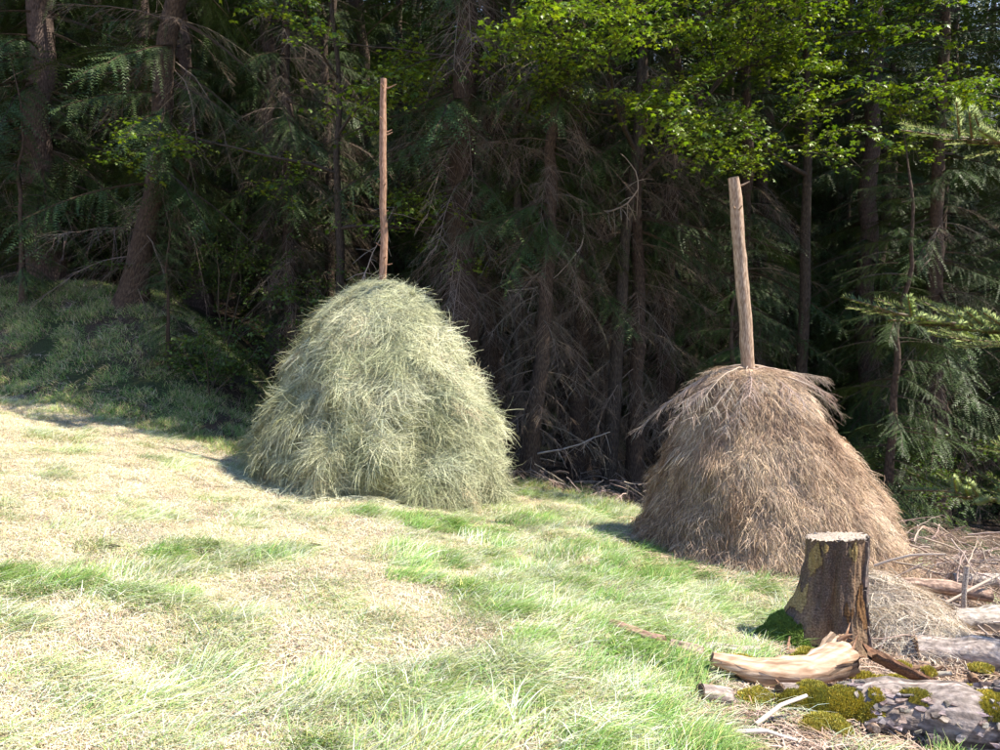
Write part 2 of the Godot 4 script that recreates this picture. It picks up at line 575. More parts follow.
func build_haystacks() -> void:
	var b1 := gp(-1.52, 10.0)
	build_stack({
		"label": "pale grey-green haystack of fresh hay with a tall reddish pole", "base": b1, "tall": 2.60, "seed": 3.0, "shift": 0.05, "rough": 0.10, "lump": 0.18,
		"prof": [[0.0, 1.30], [0.1, 1.37], [0.2, 1.36], [0.35, 1.25], [0.5, 1.11], [0.65, 0.94], [0.78, 0.74], [0.88, 0.51], [0.95, 0.31], [0.985, 0.16], [1.0, 0.03]],
		"core": Color(0.42, 0.44, 0.29), "tones": [Color(0.37, 0.385, 0.22), Color(0.67, 0.665, 0.45), Color(0.50, 0.41, 0.27)],
		"kinds": [[78, 0.16, 0.10, 0.30, 0.0046, 1.0, 0.22], [80, 0.17, 0.08, 0.24, 0.0042, 1.5, 0.17], [72, 0.16, 0.14, 0.38, 0.0044, 1.2, 0.17], [80, 0.16, 0.06, 0.24, 0.0042, 2.0, 0.15]],
		"count": 2800, "swing": 1.1, "skirt": 760,
		"pole_foot": b1 + Vector3(0.02, 0.0, 0), "pole_top": b1 + Vector3(0.12, 5.02, 0), "pole_r": 0.049, "pole_col": Color(0.56, 0.37, 0.27), "pole_end": Color(0.5, 0.38, 0.25), "stubs": 14})
	var b2 := gp(2.83, 8.2)
	var o := build_stack({
		"label": "brown weathered haystack with a leaning pale pole and twigs on top", "base": b2, "tall": 2.02, "seed": 11.0, "shift": -0.30, "rough": 0.05, "lump": 0.10,
		"prof": [[0.0, 1.32], [0.2, 1.19], [0.46, 0.97], [0.7, 0.71], [0.88, 0.49], [0.95, 0.37], [0.985, 0.24], [1.0, 0.04]],
		"tiers": [0.36, 0.62],
		"core": Color(0.46, 0.34, 0.23), "tones": [Color(0.37, 0.24, 0.155), Color(0.70, 0.52, 0.36), Color(0.78, 0.62, 0.46)],
		"kinds": [[84, 0.15, 0.06, 0.16, 0.0036, 0.4, 0.2], [84, 0.15, 0.04, 0.14, 0.0036, 0.7, 0.28], [80, 0.14, 0.08, 0.20, 0.0036, 0.3, 0.16], [84, 0.15, 0.03, 0.11, 0.004, 1.1, 0.3]],
		"count": 3100, "swing": 0.13, "skirt": 600,
		"pole_foot": b2 + Vector3(-0.03, 0.0, 0), "pole_top": b2 + Vector3(-0.51, 3.92, 0.05), "pole_r": 0.072, "pole_col": Color(0.66, 0.53, 0.41), "pole_end": Color(0.62, 0.52, 0.38), "stubs": 3})
	# twiggy boughs laid over the top of the brown stack
	for i in 40:
		var a := TAU * i / 40.0 + r(-0.15, 0.15)
		var l := r(0.5, 0.74) + 0.14 * absf(cos(a))
		if i == 19:
			l = 1.0
		var g := dead_spray(l, r(0.12, 0.75), 60, vary(Color(0.44, 0.35, 0.28), 0.25), 0.0065, 0.36)
		var pm := part("cap_branch", g, M.twig, o)
		pm.transform = Transform3D(Basis(Vector3.UP, -a) * Basis(Vector3.BACK, r(-0.12, 0.12)), Vector3(-0.29 + cos(a) * 0.07, 1.99 + r(-0.03, 0.06), sin(a) * 0.07))

# ------------------------------------------------------------------ trees
func green_bough(steps: int, fine: float, col: Color, hang := 0.25) -> Geo:
	var g := Geo.new()
	var main := []
	for i in 9:
		var f := i / 8.0
		main.append(Vector3(f, -hang * f * f + 0.06 * f, r(-0.015, 0.015)))
	g.ribbon(main, 0.022, 0.006, Vector3(0, 0, 1), Color(0.07, 0.05, 0.035))
	g.ribbon(main, 0.022, 0.006, Vector3(0, 1, 0), Color(0.07, 0.05, 0.035))
	for i in steps:
		var f := 0.12 + 0.88 * (i + r(0, 1)) / steps
		var k := mini(int(f * 8), 7)
		var p: Vector3 = main[k].lerp(main[k + 1], f * 8 - k)
		var s := 1.0 if i % 2 else -1.0
		var l := (0.40 * (1.0 - f * 0.75)) * r(0.35, 1.3) * minf(1.0, 0.35 + f * 2.2)
		if r(0, 1) < 0.15:
			s = -s
		var out := Vector3(r(0.35, 1.1), -r(-0.1, 1.0), s * r(0.4, 1.05)).normalized()
		if i == steps - 1:
			out = Vector3(1, -0.4, 0).normalized()
		var up := Vector3(-out.y * out.x, 1, 0).normalized()
		var across := out.cross(up).normalized()
		var cc := vary(col, 0.35)
		var nn := maxi(2, int(l / fine))
		for w in nn:
			var q := p + out * l * (float(w) / nn) + Vector3(0, -0.3 * l * pow(float(w) / nn, 2.0), 0)
			var e := q + out * fine * 0.55
			var wd := fine * r(0.8, 1.25) * (1.0 - 0.45 * float(w) / nn)
			for sd in [-1.0, 1.0]:
				var tip: Vector3 = q + out * fine * 1.2 + across * sd * wd * 1.35 + up * r(-0.35, 0.25) * fine
				g.tri(q, e, tip, cc)
	return g

var boughs := []
var boughs_far := []
var dead_kinds := []

func make_spruce(tall: float, rad: float, dead_to: float, green_from: float, reach: float, dense: float, dead_dense: float, bark_col: Color) -> Array:
	# returns [trunk, crown, dead] meshes, foot at the origin
	var tg := Geo.new()
	var pts := []
	var rr := []
	var ox := r(0, 100)
	for i in 34:
		var f := pow(i / 33.0, 1.5)
		var y := f * tall - 0.5
		pts.append(Vector3(noise_a.get_noise_2d(y * 6.0, ox) * 0.25 * minf(y * 0.3, 1.0), y, noise_a.get_noise_2d(ox, y * 6.0) * 0.25 * minf(y * 0.3, 1.0)))
		rr.append(rad * (1.0 - 0.93 * f) * (1.0 + 0.75 * exp(-maxf(y, 0.0) * 2.6)))
	tg.tube(pts, rr, 18, bark_col, noise_a, 0.28, 55.0)
	var cg := Geo.new()
	var y := green_from
	while y < tall - 0.4:
		var f := (y - green_from) / (tall - green_from)
		var n := 4 + rng.randi() % 3
		for i in n:
			if r(0, 1) > dense:
				continue
			var a := r(0, TAU)
			var l := (reach * pow(1.0 - f, 0.75) + 0.25) * r(0.7, 1.15)
			var tilt := lerpf(-0.3, 0.35, f) + r(-0.15, 0.15)
			var pool: Array = boughs if y < 9.5 else boughs_far
			var b := Basis(Vector3.UP, a) * Basis(Vector3.BACK, tilt) * Basis(Vector3.RIGHT, r(-0.3, 0.3))
			cg.add(pool[rng.randi() % pool.size()], Transform3D(b.scaled_local(Vector3(l, l, l)), Vector3(0, y + r(-0.2, 0.2), 0)))
		y += 0.42
	var dg := Geo.new()
	y = 0.6
	while y < dead_to:
		for i in 4:
			if r(0, 1) > dead_dense:
				continue
			var l := r(0.5, 1.0) * reach * 0.8
			var b := Basis(Vector3.UP, r(0, TAU)) * Basis(Vector3.BACK, r(-0.35, 0.2))
			dg.add(dead_kinds[rng.randi() % dead_kinds.size()], Transform3D(b.scaled_local(Vector3(l, l, l)), Vector3(0, y + r(-0.15, 0.15), 0)))
		y += 0.3
	return [tg.mesh(), cg.mesh(), dg.mesh() if dg.v.size() else null]

func place_tree(called: String, kit: Array, at: Vector3, turn: float, lean: Vector2, size: float, label: String, group := "") -> Node3D:
	var o := thing(called, label, "tree", at, group)
	o.basis = Basis(Vector3.BACK, lean.x) * Basis(Vector3.RIGHT, lean.y) * Basis(Vector3.UP, turn) * Basis.from_scale(Vector3.ONE * size)
	var names := ["trunk", "crown", "dead_branches"]
	var mats := [M.bark, M.needles, M.twig]
	for i in 3:
		if kit[i]:
			var m := MeshInstance3D.new()
			m.name = names[i]
			m.mesh = kit[i]
			m.material_override = mats[i]
			o.add_child(m)
	return o

func maple_leaf(size: float, col: Color) -> Geo:
	var g := Geo.new()
	var pts := []
	for i in 10:
		var a := -PI * 0.5 + TAU * i / 10.0
		var rad: float = size * ([0.35, 0.75, 0.42, 1.0, 0.55, 1.1, 0.55, 1.0, 0.42, 0.75][i])
		pts.append(Vector3(sin(a + PI) * 0 + cos(a + PI * 0.0) * rad, -0.25 * rad * rad / size + r(-0.04, 0.04) * size, sin(a) * rad + size * 0.5))
	var m := Vector3(0, 0.03 * size, size * 0.5)
	for i in 10:
		g.tri(m, pts[i], pts[(i + 1) % 10], col)
	return g

func leaf_spray(count: int, len_: float, size: float, col: Color, round_leaf := false) -> Geo:
	var g := Geo.new()
	g.ribbon([Vector3.ZERO, Vector3(len_ * 0.5, 0.02, 0), Vector3(len_, -0.03, 0)], 0.008, 0.004, Vector3(0, 0.7, 0.7), Color(0.07, 0.055, 0.03))
	for i in count:
		var f := (i + 0.6) / count
		var s := size * r(0.5, 1.35)
		var cc := vary(col, 0.4)
		var leaf: Geo
		if round_leaf:
			leaf = Geo.new()
			var a := Vector3(0, 0, 0)
			var b := Vector3(s * 0.4, r(-0.02, 0.02), s * 0.6)
			var e := Vector3(0, -0.15 * s, s * 1.3)
			var q := Vector3(-s * 0.4, r(-0.02, 0.02), s * 0.6)
			leaf.tri(a, b, e, cc)
			leaf.tri(a, e, q, cc)
		else:
			leaf = maple_leaf(s, cc)
		var b := Basis(Vector3.UP, (PI * 0.5 if i == count - 1 else r(-0.9, 0.9) + (PI if i % 2 else 0.0))) * Basis(Vector3.RIGHT, r(-0.2, 0.75)) * Basis(Vector3.BACK, r(-0.5, 0.5))
		g.add(leaf, Transform3D(b, Vector3(len_ * f, r(-0.04, 0.04), r(-0.05, 0.05))))
	return g

var sprays := []
var sprays_round := []

func grow(tg: Geo, lg: Geo, p: Vector3, dir: Vector3, len_: float, rad: float, level: int, col: Color, pool: Array, leafy: float, sag: float) -> void:
	var pts := [p]
	var rr := [rad]
	var dd := dir
	for i in 6:
		dd = (dd + Vector3(r(-0.22, 0.22), r(-0.16, 0.16) - sag, r(-0.22, 0.22))).normalized()
		pts.append(pts[-1] + dd * len_ / 6.0)
		rr.append(rad * (1.0 - 0.75 * (i + 1) / 6.0))
	tg.tube(pts, rr, 7 if level == 0 else 5 if level == 1 else 3, col)
	if level < 2:
		var n := int(lerpf(5, 8, r(0, 1)))
		for i in n:
			var f := r(0.25, 1.0)
			var k := mini(int(f * 6), 5)
			var q: Vector3 = pts[k].lerp(pts[k + 1], f * 6 - k)
			var o := (dd + Vector3(r(-1.1, 1.1), r(-0.5, 0.6), r(-1.1, 1.1))).normalized()
			grow(tg, lg, q, o, len_ * r(0.35, 0.6), rad * 0.42, level + 1, col, pool, leafy, sag * 1.2)
	if level > 0:
		var n := int(leafy * (9.0 if level == 2 else 5.0) * r(0.7, 1.3))
		for i in n:
			var f := r(0.2, 1.0)
			var k := mini(int(f * 6), 5)
			var q: Vector3 = pts[k].lerp(pts[k + 1], f * 6 - k)
			var b := Basis(Vector3.UP, r(0, TAU)) * Basis(Vector3.BACK, r(-0.5, 0.25))
			var s := r(0.8, 1.2)
			lg.add(pool[rng.randi() % pool.size()], Transform3D(b.scaled_local(Vector3(s, s, s)), q))

func build_maple(label: String, foot: Vector3, top: Vector3, rad: float, limbs: Array, leafy: float, pool: Array, group := "", called := "maple_tree") -> void:
	var o := thing(called, label, "tree", foot, group)
	var tg := Geo.new()
	var lg := Geo.new()
	var pts := []
	var rr := []
	for i in 13:
		var f := i / 12.0
		pts.append(Vector3.ZERO.lerp(top - foot, f) + Vector3(noise_a.get_noise_2d(f * 80.0, foot.x * 9.0), 0, noise_a.get_noise_2d(foot.x * 7.0, f * 80.0)) * 0.25 * f - Vector3(0, 0.3 * (1.0 - f), 0))
		rr.append(rad * (1.0 - 0.8 * f))
	var col := Color(0.12, 0.10, 0.08)
	tg.tube(pts, rr, 12, col, noise_a, 0.2, 60.0)
	for l in limbs:
		var f: float = l[0]
		var k := mini(int(f * 12), 11)
		var q: Vector3 = pts[k].lerp(pts[k + 1], f * 12 - k)
		grow(tg, lg, q, Vector3(l[1], l[2], l[3]).normalized(), l[4], rad * (1.0 - 0.8 * f) * 0.55, 0, col, pool, leafy, 0.02)
	part("trunk", tg, M.bark, o)
	part("crown", lg, M.leaf, o)

func build_forest() -> void:
	for i in 5:
		boughs.append(green_bough(64, 0.017, Color(0.05, 0.08, 0.024)))
	for i in 3:
		boughs_far.append(green_bough(16, 0.07, Color(0.05, 0.08, 0.024)))
	for i in 8:
		dead_kinds.append(dead_spray(1.0, r(0.2, 0.8), 34, vary(Color(0.21, 0.165, 0.13), 0.25), 0.0065, 0.5))
	for i in 7:
		sprays.append(leaf_spray(10, 0.44, 0.044, [Color(0.16, 0.235, 0.035), Color(0.21, 0.27, 0.04), Color(0.11, 0.18, 0.035)][i % 3]))
	for i in 4:
		sprays_round.append(leaf_spray(11, 0.38, 0.045, Color(0.08, 0.125, 0.03), true))
	var grey := Color(0.20, 0.155, 0.135)
	var brown := Color(0.155, 0.115, 0.09)
	var kit_edge := make_spruce(21.0, 0.27, 4.0, 1.2, 2.3, 0.8, 0.3, grey)           # green almost to the ground
	var kit_tall := make_spruce(24.0, 0.25, 8.0, 4.6, 2.2, 0.52, 1.0, brown)           # bare dead boughs below
	var kit_thin := make_spruce(18.0, 0.14, 7.5, 4.4, 1.7, 0.55, 1.0, brown)
	var kit_mid := make_spruce(19.0, 0.18, 6.0, 2.0, 2.0, 0.75, 0.5, brown)
	var kit_back := make_spruce(20.0, 0.2, 1.5, 0.6, 2.4, 0.9, 0.3, brown)
	var kit_young := make_spruce(7.0, 0.08, 1.0, 0.35, 1.25, 0.95, 0.2, brown)
	# the trees one can tell apart
	place_tree("spruce_tree", kit_edge, Vector3(-9.0, 2.0, -16.0), 0.5, Vector2(-0.03, 0), 1.12, "thick trunked spruce at the far left with pinkish sunlit bark")
	place_tree("spruce_tree", kit_mid, Vector3(-6.65, 1.4, -14.5), 2.1, Vector2(-0.22, 0), 1.15, "dark spruce leaning to the right on the shaded bank")
	place_tree("spruce_tree", kit_tall, Vector3(-0.58, h(-0.58, 13.0), -13.0), 1.0, Vector2(0.0, 0), 1.0, "thick straight brown spruce trunk behind the grey-green haystack")
	place_tree("spruce_tree", kit_thin, Vector3(-0.12, h(-0.12, 13.9), -13.9), 2.0, Vector2(-0.01, 0), 0.95, "thinner spruce trunk close beside the thick straight one")
	place_tree("spruce_tree", kit_thin, Vector3(0.46, h(0.46, 12.3), -12.3), 3.6, Vector2(-0.07, 0), 0.9, "slender spruce leaning at the grass edge between the haystacks")
	place_tree("spruce_tree", kit_tall, Vector3(1.36, h(1.36, 13.6), -13.6), 4.4, Vector2(0.01, 0), 0.72, "dark spruce hung with dead boughs between the two haystacks")
	place_tree("spruce_tree", kit_mid, Vector3(7.3, h(7.3, 13.2), -13.2), 0.2, Vector2(0.03, 0), 0.85, "reddish spruce trunk at the right beyond the brown haystack")
	place_tree("spruce_tree", kit_mid, Vector3(4.4, h(4.4, 14.5), -14.5), 1.2, Vector2(0.0, 0), 0.9, "spruce standing behind the leaning pale pole")
	place_tree("spruce_tree", kit_thin, Vector3(-4.1, h(-4.1, 16.2), -16.2), 0.9, Vector2(0.02, 0), 1.0, "slim spruce far behind the left flank of the grey-green haystack")
	place_tree("spruce_tree", kit_edge, Vector3(-4.9, h(-4.9, 17.6), -17.6), 3.0, Vector2(0.0, 0), 0.8, "green spruce deep behind the bushes left of the grey-green haystack")
	place_tree("spruce_tree", kit_edge, Vector3(9.4, h(9.4, 13.6), -13.6), 5.0, Vector2(0.0, 0), 0.85, "tall green spruce at the right forest edge")
	place_tree("young_spruce", kit_young, Vector3(5.7, h(5.7, 11.6), -11.6), 0.7, Vector2(0, 0), 0.95, "young green spruce behind the brown haystack's right flank")
	place_tree("young_spruce", kit_young, Vector3(3.6, h(3.6, 12.2), -12.2), 2.7, Vector2(0, 0), 0.75, "young spruce just behind the brown haystack's top")
	place_tree("young_spruce", kit_young, Vector3(-8.6, h(-8.6, 14.6), -14.6), 1.7, Vector2(0, 0), 0.7, "young spruce under the thick pinkish trunk")
	place_tree("young_spruce", kit_young, Vector3(-5.5, h(-5.5, 13.3), -13.3), 2.9, Vector2(-0.08, 0.1), 0.42, "small spruce on the bank just right of the leaning trunk")
	place_tree("spruce_tree", kit_thin, Vector3(2.25, h(2.25, 13.2), -13.2), 5.2, Vector2(0.01, 0), 0.95, "slim spruce hung with dead twigs left of the leaning pale pole")
	place_tree("spruce_tree", kit_tall, Vector3(3.1, h(3.1, 15.0), -15.0), 0.8, Vector2(0.0, 0), 0.8, "brown spruce with dead boughs farther back, behind the pale pole")
	# the crowded wood behind
	var kits := [kit_tall, kit_thin, kit_mid, kit_edge, kit_tall]
	var spots := []
	var tries := 0
	while spots.size() < 150 and tries < 4000:
		tries += 1
		var d := 15.0 + 36.0 * pow(r(0, 1), 1.1)
		var x := r(-0.72, 0.75) * d + r(-2, 2)
		var ok := true
		for s in spots:
			if Vector2(x - s.x, d - s.y).length() < 1.9:
				ok = false
		for s in [Vector2(-9, 16), Vector2(-6.65, 14.5), Vector2(-4.1, 16.2), Vector2(7.3, 13.2), Vector2(4.4, 14.5)]:
			if Vector2(x - s.x, d - s.y).length() < 1.5 or (x < -1.5 and x > -5.2 and d < 18.5):
				ok = false
		if ok:
			spots.append(Vector2(x, d))
	for s in [Vector2(12.6, 16.2), Vector2(16.5, 14.8), Vector2(-12.5, 17.0), Vector2(-15.5, 18.5), Vector2(-11.5, 19.5), Vector2(6.2, 22.0), Vector2(8.4, 23.5), Vector2(10.8, 22.6), Vector2(12.9, 24.6), Vector2(4.4, 23.5), Vector2(14.8, 22.5), Vector2(2.2, 22.0), Vector2(7.2, 27.0), Vector2(11.6, 28.0), Vector2(-3.0, 24.0), Vector2(-0.5, 23.0)]:
		spots.append(s)
	for s in spots:
		var q: float = s.x / s.y
		var zone := "beyond the shaded bank" if q < -0.3 else "behind the grey-green haystack" if q < 0.0 else "behind the gap between the haystacks" if q < 0.2 else "behind the brown haystack" if q < 0.45 else "beyond the right edge"
		var rank := "in the front rank" if s.y < 20.0 else "half hidden" if s.y < 30.0 else "deep"
		place_tree("forest_spruce", kit_back if s.y > 21.0 and r(0, 1) < 0.8 else (kit_edge if s.x / s.y < -0.22 else kits[rng.randi() % kits.size()]), Vector3(s.x, h(s.x, s.y), -s.y), r(0, TAU), Vector2(r(-0.03, 0.03), r(-0.03, 0.03)), r(0.8, 1.1), "crowded spruce %s of the dark forest %s" % [rank, zone], "spruces %s %s" % [rank, zone])
	# broadleaved trees whose boughs hang into the clearing
	build_maple("maple with bright green leaves over the leaning pale pole", gp(1.75, 13.0), Vector3(2.4, 8.5, -12.6), 0.13,
		[[0.5, 0.8, 0.5, 0.5, 3.4], [0.55, -0.3, 0.5, 0.7, 2.6], [0.62, 1.0, 0.35, -0.1, 3.4], [0.7, 0.5, 0.4, 0.8, 3.0], [0.8, 0.9, 0.5, 0.3, 2.8], [0.85, -0.6, 0.6, 0.3, 2.4], [0.95, 0.4, 0.9, 0.2, 2.2]], 0.85, sprays)
	build_maple("slender maple spreading leaves above the gap between the haystacks", gp(0.3, 13.2), Vector3(0.2, 9.0, -12.4), 0.10,
		[[0.55, 0.3, 0.35, 0.8, 2.4], [0.6, -0.8, 0.4, 0.5, 2.4], [0.66, 0.9, 0.3, 0.5, 2.4], [0.74, 0.1, 0.6, 0.9, 2.2], [0.8, -0.6, 0.5, 0.6, 2.2]], 0.42, sprays)
	build_maple("dusky maple behind the tall reddish pole", gp(-2.9, 14.2), Vector3(-2.6, 7.8, -13.6), 0.10,
		[[0.45, 0.7, 0.15, 0.5, 2.4], [0.55, -0.9, 0.25, 0.4, 2.6], [0.62, 0.6, 0.5, 0.5, 2.4], [0.72, -0.4, 0.4, 0.8, 2.4], [0.85, 0.4, 0.6, 0.5, 2.2]], 0.4, sprays)
	build_maple("tall maple with leaves among the spruces at upper right", gp(5.2, 13.8), Vector3(4.9, 9.5, -13.2), 0.12,
		[[0.5, -0.7, 0.25, 0.6, 2.8], [0.58, 0.5, 0.3, 0.7, 2.6], [0.66, -0.4, 0.5, 0.8, 2.6], [0.75, 0.8, 0.4, 0.5, 2.6], [0.85, -0.6, 0.5, 0.5, 2.4]], 0.65, sprays)
	# undergrowth
	for s in [[-4.7, 12.9, 1.1, "leafy bush at the foot of the bank by the grey-green haystack"], [-3.4, 12.9, 2.4, "leafy bush in the shade left of the grey-green haystack"], [-5.2, 15.2, 2.2, "sunlit leafy bush behind the leaning spruce"], [-7.8, 17.6, 2.4, "pale leafy bush between the two trunks on the bank"], [6.4, 12.4, 1.6, "shaded leafy bush beyond the brown haystack's right side"]]:
		var foot := gp(s[0], s[1])
		var o := thing("leafy_bush", s[3], "bush", foot)
		var tg := Geo.new()
		var lg := Geo.new()
		for i in 5:
			var a := r(0, TAU)
			grow(tg, lg, Vector3(cos(a) * 0.08, -0.05, sin(a) * 0.08), Vector3(cos(a) * 0.45, 1.0, sin(a) * 0.45).normalized(), s[2], 0.018, 1, Color(0.10, 0.08, 0.06), sprays_round, 0.7, 0.03)
		part("stems", tg, M.twig, o)
		part("foliage", lg, M.leaf, o)
	# pale dead limbs that catch the sun between the stacks
	var pale := Color(0.36, 0.31, 0.265)
	var curves := [
		["long pale dead branch curving down to the left", [Vector3(1.35, 3.75, -13.3), Vector3(1.28, 3.1, -12.9), Vector3(1.3, 2.55, -12.6), Vector3(1.0, 2.1, -12.4), Vector3(0.6, 1.8, -12.3), Vector3(0.1, 1.75, -12.2)], 0.022],
		["pale dead branch bent like a hook beside a dark trunk", [Vector3(1.3, 2.95, -12.9), Vector3(1.75, 2.98, -12.4), Vector3(2.05, 3.2, -12.2), Vector3(2.0, 3.55, -12.2), Vector3(1.8, 3.8, -12.3)], 0.026],
		["thin pale dead branch arching under the hooked one", [Vector3(1.2, 3.0, -13.2), Vector3(1.05, 2.6, -12.7), Vector3(0.85, 2.25, -12.5), Vector3(0.35, 2.1, -12.4)], 0.014],
		["fallen pale branch lying low behind the grass edge", [Vector3(0.55, -0.75, -12.2), Vector3(1.0, -0.65, -12.1), Vector3(1.7, -0.42, -12.3)], 0.025],
		["thin pale dead stick slanting left of the tall reddish pole", [Vector3(-2.15, 1.6, -12.1), Vector3(-1.95, 2.2, -12.2), Vector3(-1.6, 3.0, -12.3)], 0.014]]
	for cdef in curves:
		var foot: Vector3 = cdef[1][0]
		var o := thing("dead_branch", cdef[0], "branch", foot)
		var cv := Curve3D.new()
		for i in cdef[1].size():
			var pp: Vector3 = cdef[1][i]
			var nx: Vector3 = cdef[1][mini(i + 1, cdef[1].size() - 1)]
			var pv: Vector3 = cdef[1][maxi(i - 1, 0)]
			var t := (nx - pv) / 6.0
			cv.add_point(pp - foot, -t, t)
		var pts := []
		var rr := []
		var L := cv.get_baked_length()
		for i in 15:
			pts.append(cv.sample_baked(L * i / 14.0) + Vector3(r(-0.01, 0.01), r(-0.01, 0.01), r(-0.01, 0.01)))
			rr.append(lerpf(cdef[2], cdef[2] * 0.3, i / 14.0) * 0.68)
		var g := Geo.new()
		g.tube(pts, rr, 6, vary(pale, 0.15))
		part("stem", g, M.twig, o)
		var tg := Geo.new()
		for i in 20:
			var p: Vector3 = pts[3 + rng.randi() % 12]
			var out := Vector3(r(-1, 1), r(-1, 0.4), r(-1, 1)).normalized()
			var l := r(0.12, 0.4)
			tg.tube([p, p + out * l * 0.5 + Vector3(0, -0.01, 0), p + out * l + Vector3(0, -0.06, 0)], [0.006, 0.005, 0.003], 3, vary(pale * 0.8, 0.2))
		part("twigs", tg, M.twig, o).set_meta("kind", "stuff")

# heaps of dead twigs, cones of fallen boughs
func brush_heap(label: String, x: float, d: float, wide: float, tall: float, count: int, col: Color) -> void:
	var o := thing("brush_heap", label, "brushwood", gp(x, d))
	var big := Geo.new()
	for i in count:
		var a := r(0, TAU)
		var q := sqrt(r(0, 1)) * wide
		var g := dead_spray(r(0.5, 1.1), r(-0.1, 0.5), 16, vary(col, 0.3), 0.009)
		var px := x + cos(a) * q
		var pd := d + sin(a) * q
		var up := r(0, 1) * tall * (1.0 - q / wide * 0.7)
		big.add(g, Transform3D(Basis(Vector3.UP, r(0, TAU)) * Basis(Vector3.BACK, r(-0.5, 0.35)), gp(px, pd, up + 0.03) - o.position))
	part("twigs", big, M.twig, o)

# ------------------------------------------------------------------ logs, stump and litter
func log_thing(called: String, label: String, category: String, path: Array, r0: float, r1: float, col: Color, end_col: Color, material: Material, group := "", wob := 0.22) -> Node3D:
	var o := thing(called, label, category, path[0], group)
	var cv := Curve3D.new()
	for i in path.size():
		var nx: Vector3 = path[mini(i + 1, path.size() - 1)]
		var pv: Vector3 = path[maxi(i - 1, 0)]
		var t := (nx - pv) / 6.0
		cv.add_point(path[i] - path[0], -t, t)
	var L := cv.get_baked_length()
	var n := maxi(6, int(L / 0.05))
	var pts := []
	var rr := []
	for i in n + 1:
		pts.append(cv.sample_baked(L * i / n))
		rr.append(lerpf(r0, r1, float(i) / n) * (1.0 + 0.3 * noise_a.get_noise_2d(L * i / n * 55.0, path[0].x * 33.0)))
		pts[i] += Vector3(0, noise_a.get_noise_2d(L * i / n * 30.0, path[0].x * 77.0), noise_a.get_noise_2d(L * i / n * 30.0 + 70.0, path[0].z * 77.0)) * r0 * 0.5
	var g := Geo.new()
	g.tube(pts, rr, 44, col, noise_a, wob, 220.0, false, Vector3(0.14, 1, 1), 0.55)
	part("bark", g, material, o)
	for e in [0, n]:
		var eg := Geo.new()
		var out: Vector3 = (pts[e] - pts[1 if e == 0 else e - 1]).normalized()
		eg.tube([pts[e] - out * 0.004, pts[e] + out * 0.004], [rr[e] * 0.99, rr[e] * 0.9], 16, end_col, noise_a, wob, 90.0, true)
		part("broken_end", eg, M.wood, o)
	return o

func moss_patch(parent: Node3D, at: Vector3, nrm: Vector3, sx: float, sz: float, hgt: float, col := Color(0.30, 0.28, 0.05)) -> void:
	var g := Geo.new()
	var blade := Geo.new()
	for i in 9:
		var a := r(0, TAU)
		blade.ribbon([Vector3(cos(a), 0, sin(a)) * 0.003, Vector3(cos(a) * 0.006, 0.012, sin(a) * 0.006)], 0.0035, 0.001, Vector3(-sin(a), 0, cos(a)), Color(1, 1, 1) * r(0.7, 1.3))
	var up := Basis(Quaternion(Vector3.UP, nrm))
	var xs := []
	var cs := []
	var ring := 16
	var grid := []
	var sd := r(0, 90)
	for j in 9:
		var row := []
		for i in ring:
			var th := TAU * i / ring
			var q := 1.0 - j / 8.0
			var edge_w := 1.0 + 0.35 * noise_b.get_noise_2d(cos(th) * 60.0 + sd, sin(th) * 60.0)
			var p := Vector3(cos(th) * q * sx * edge_w, hgt * (pow(1.0 - q * q, 0.5) - 0.35) + 0.25 * hgt * noise_b.get_noise_2d(cos(th) * q * 120.0 + sd, sin(th) * q * 120.0), sin(th) * q * sz * edge_w)
			row.append(at + up * p)
		grid.append(row)
	for j in 8:
		for i in ring:
			var k := (i + 1) % ring
			var cc := vary(col * 0.6, 0.2)
			g.tri(grid[j][i], grid[j + 1][k], grid[j][k], cc)
			g.tri(grid[j][i], grid[j + 1][i], grid[j + 1][k], cc)
			var area := Vector3(grid[j][i] - grid[j][k]).length() * Vector3(grid[j][i] - grid[j + 1][i]).length()
			for w in maxi(1, int(area * 14000.0)):
				var p: Vector3 = grid[j][i].lerp(grid[j][k], r(0, 1)).lerp(grid[j + 1][i].lerp(grid[j + 1][k], r(0, 1)), r(0, 1))
				xs.append(Transform3D(up * Basis(Vector3.UP, r(0, TAU)) * Basis(Vector3.RIGHT, r(-0.5, 0.5)).scaled(Vector3.ONE * r(0.8, 1.7)), p))
				cs.append(vary(col, 0.3))
	var o := part("moss", g, M.moss, parent)
	scatter("moss_fronds", blade.mesh(), M.moss, xs, cs, o)

func stump_radius(th: float, t: float) -> float:
	# th: 0 along +x, PI/2 towards the camera; t: 0 foot, 1 cut
	var flare := pow(1.0 - t, 2.6)
	var lobes := 0.5 + 0.5 * cos(3.0 * (th - 3.05))
	var left := exp(-pow(angle_difference(th, 3.05) / 0.5, 2.0))
	var front := exp(-pow(angle_difference(th, 1.35) / 0.35, 2.0))
	var groove := exp(-pow(angle_difference(th, 1.95) / 0.16, 2.0))
	var rad := 0.185 + flare * (0.03 + 0.07 * lobes + 0.33 * left + 0.03 * front) + (1.0 - t) * 0.02
	rad -= groove * (0.035 + 0.02 * (1.0 - t))
	rad += 0.02 * noise_a.get_noise_3d(cos(th) * 110.0, t * 60.0, sin(th) * 110.0) + 0.008 * noise_b.get_noise_3d(cos(th) * 200.0, t * 60.0, sin(th) * 200.0)
	return rad

func stump_point(th: float, t: float, off := 0.0) -> Vector3:
	var rad := stump_radius(th, t) + off
	return Vector3(cos(th) * rad + t * 0.03, -0.08 + t * (0.84 + 0.015 * cos(th) + 0.03 * sin(th)), sin(th) * rad)

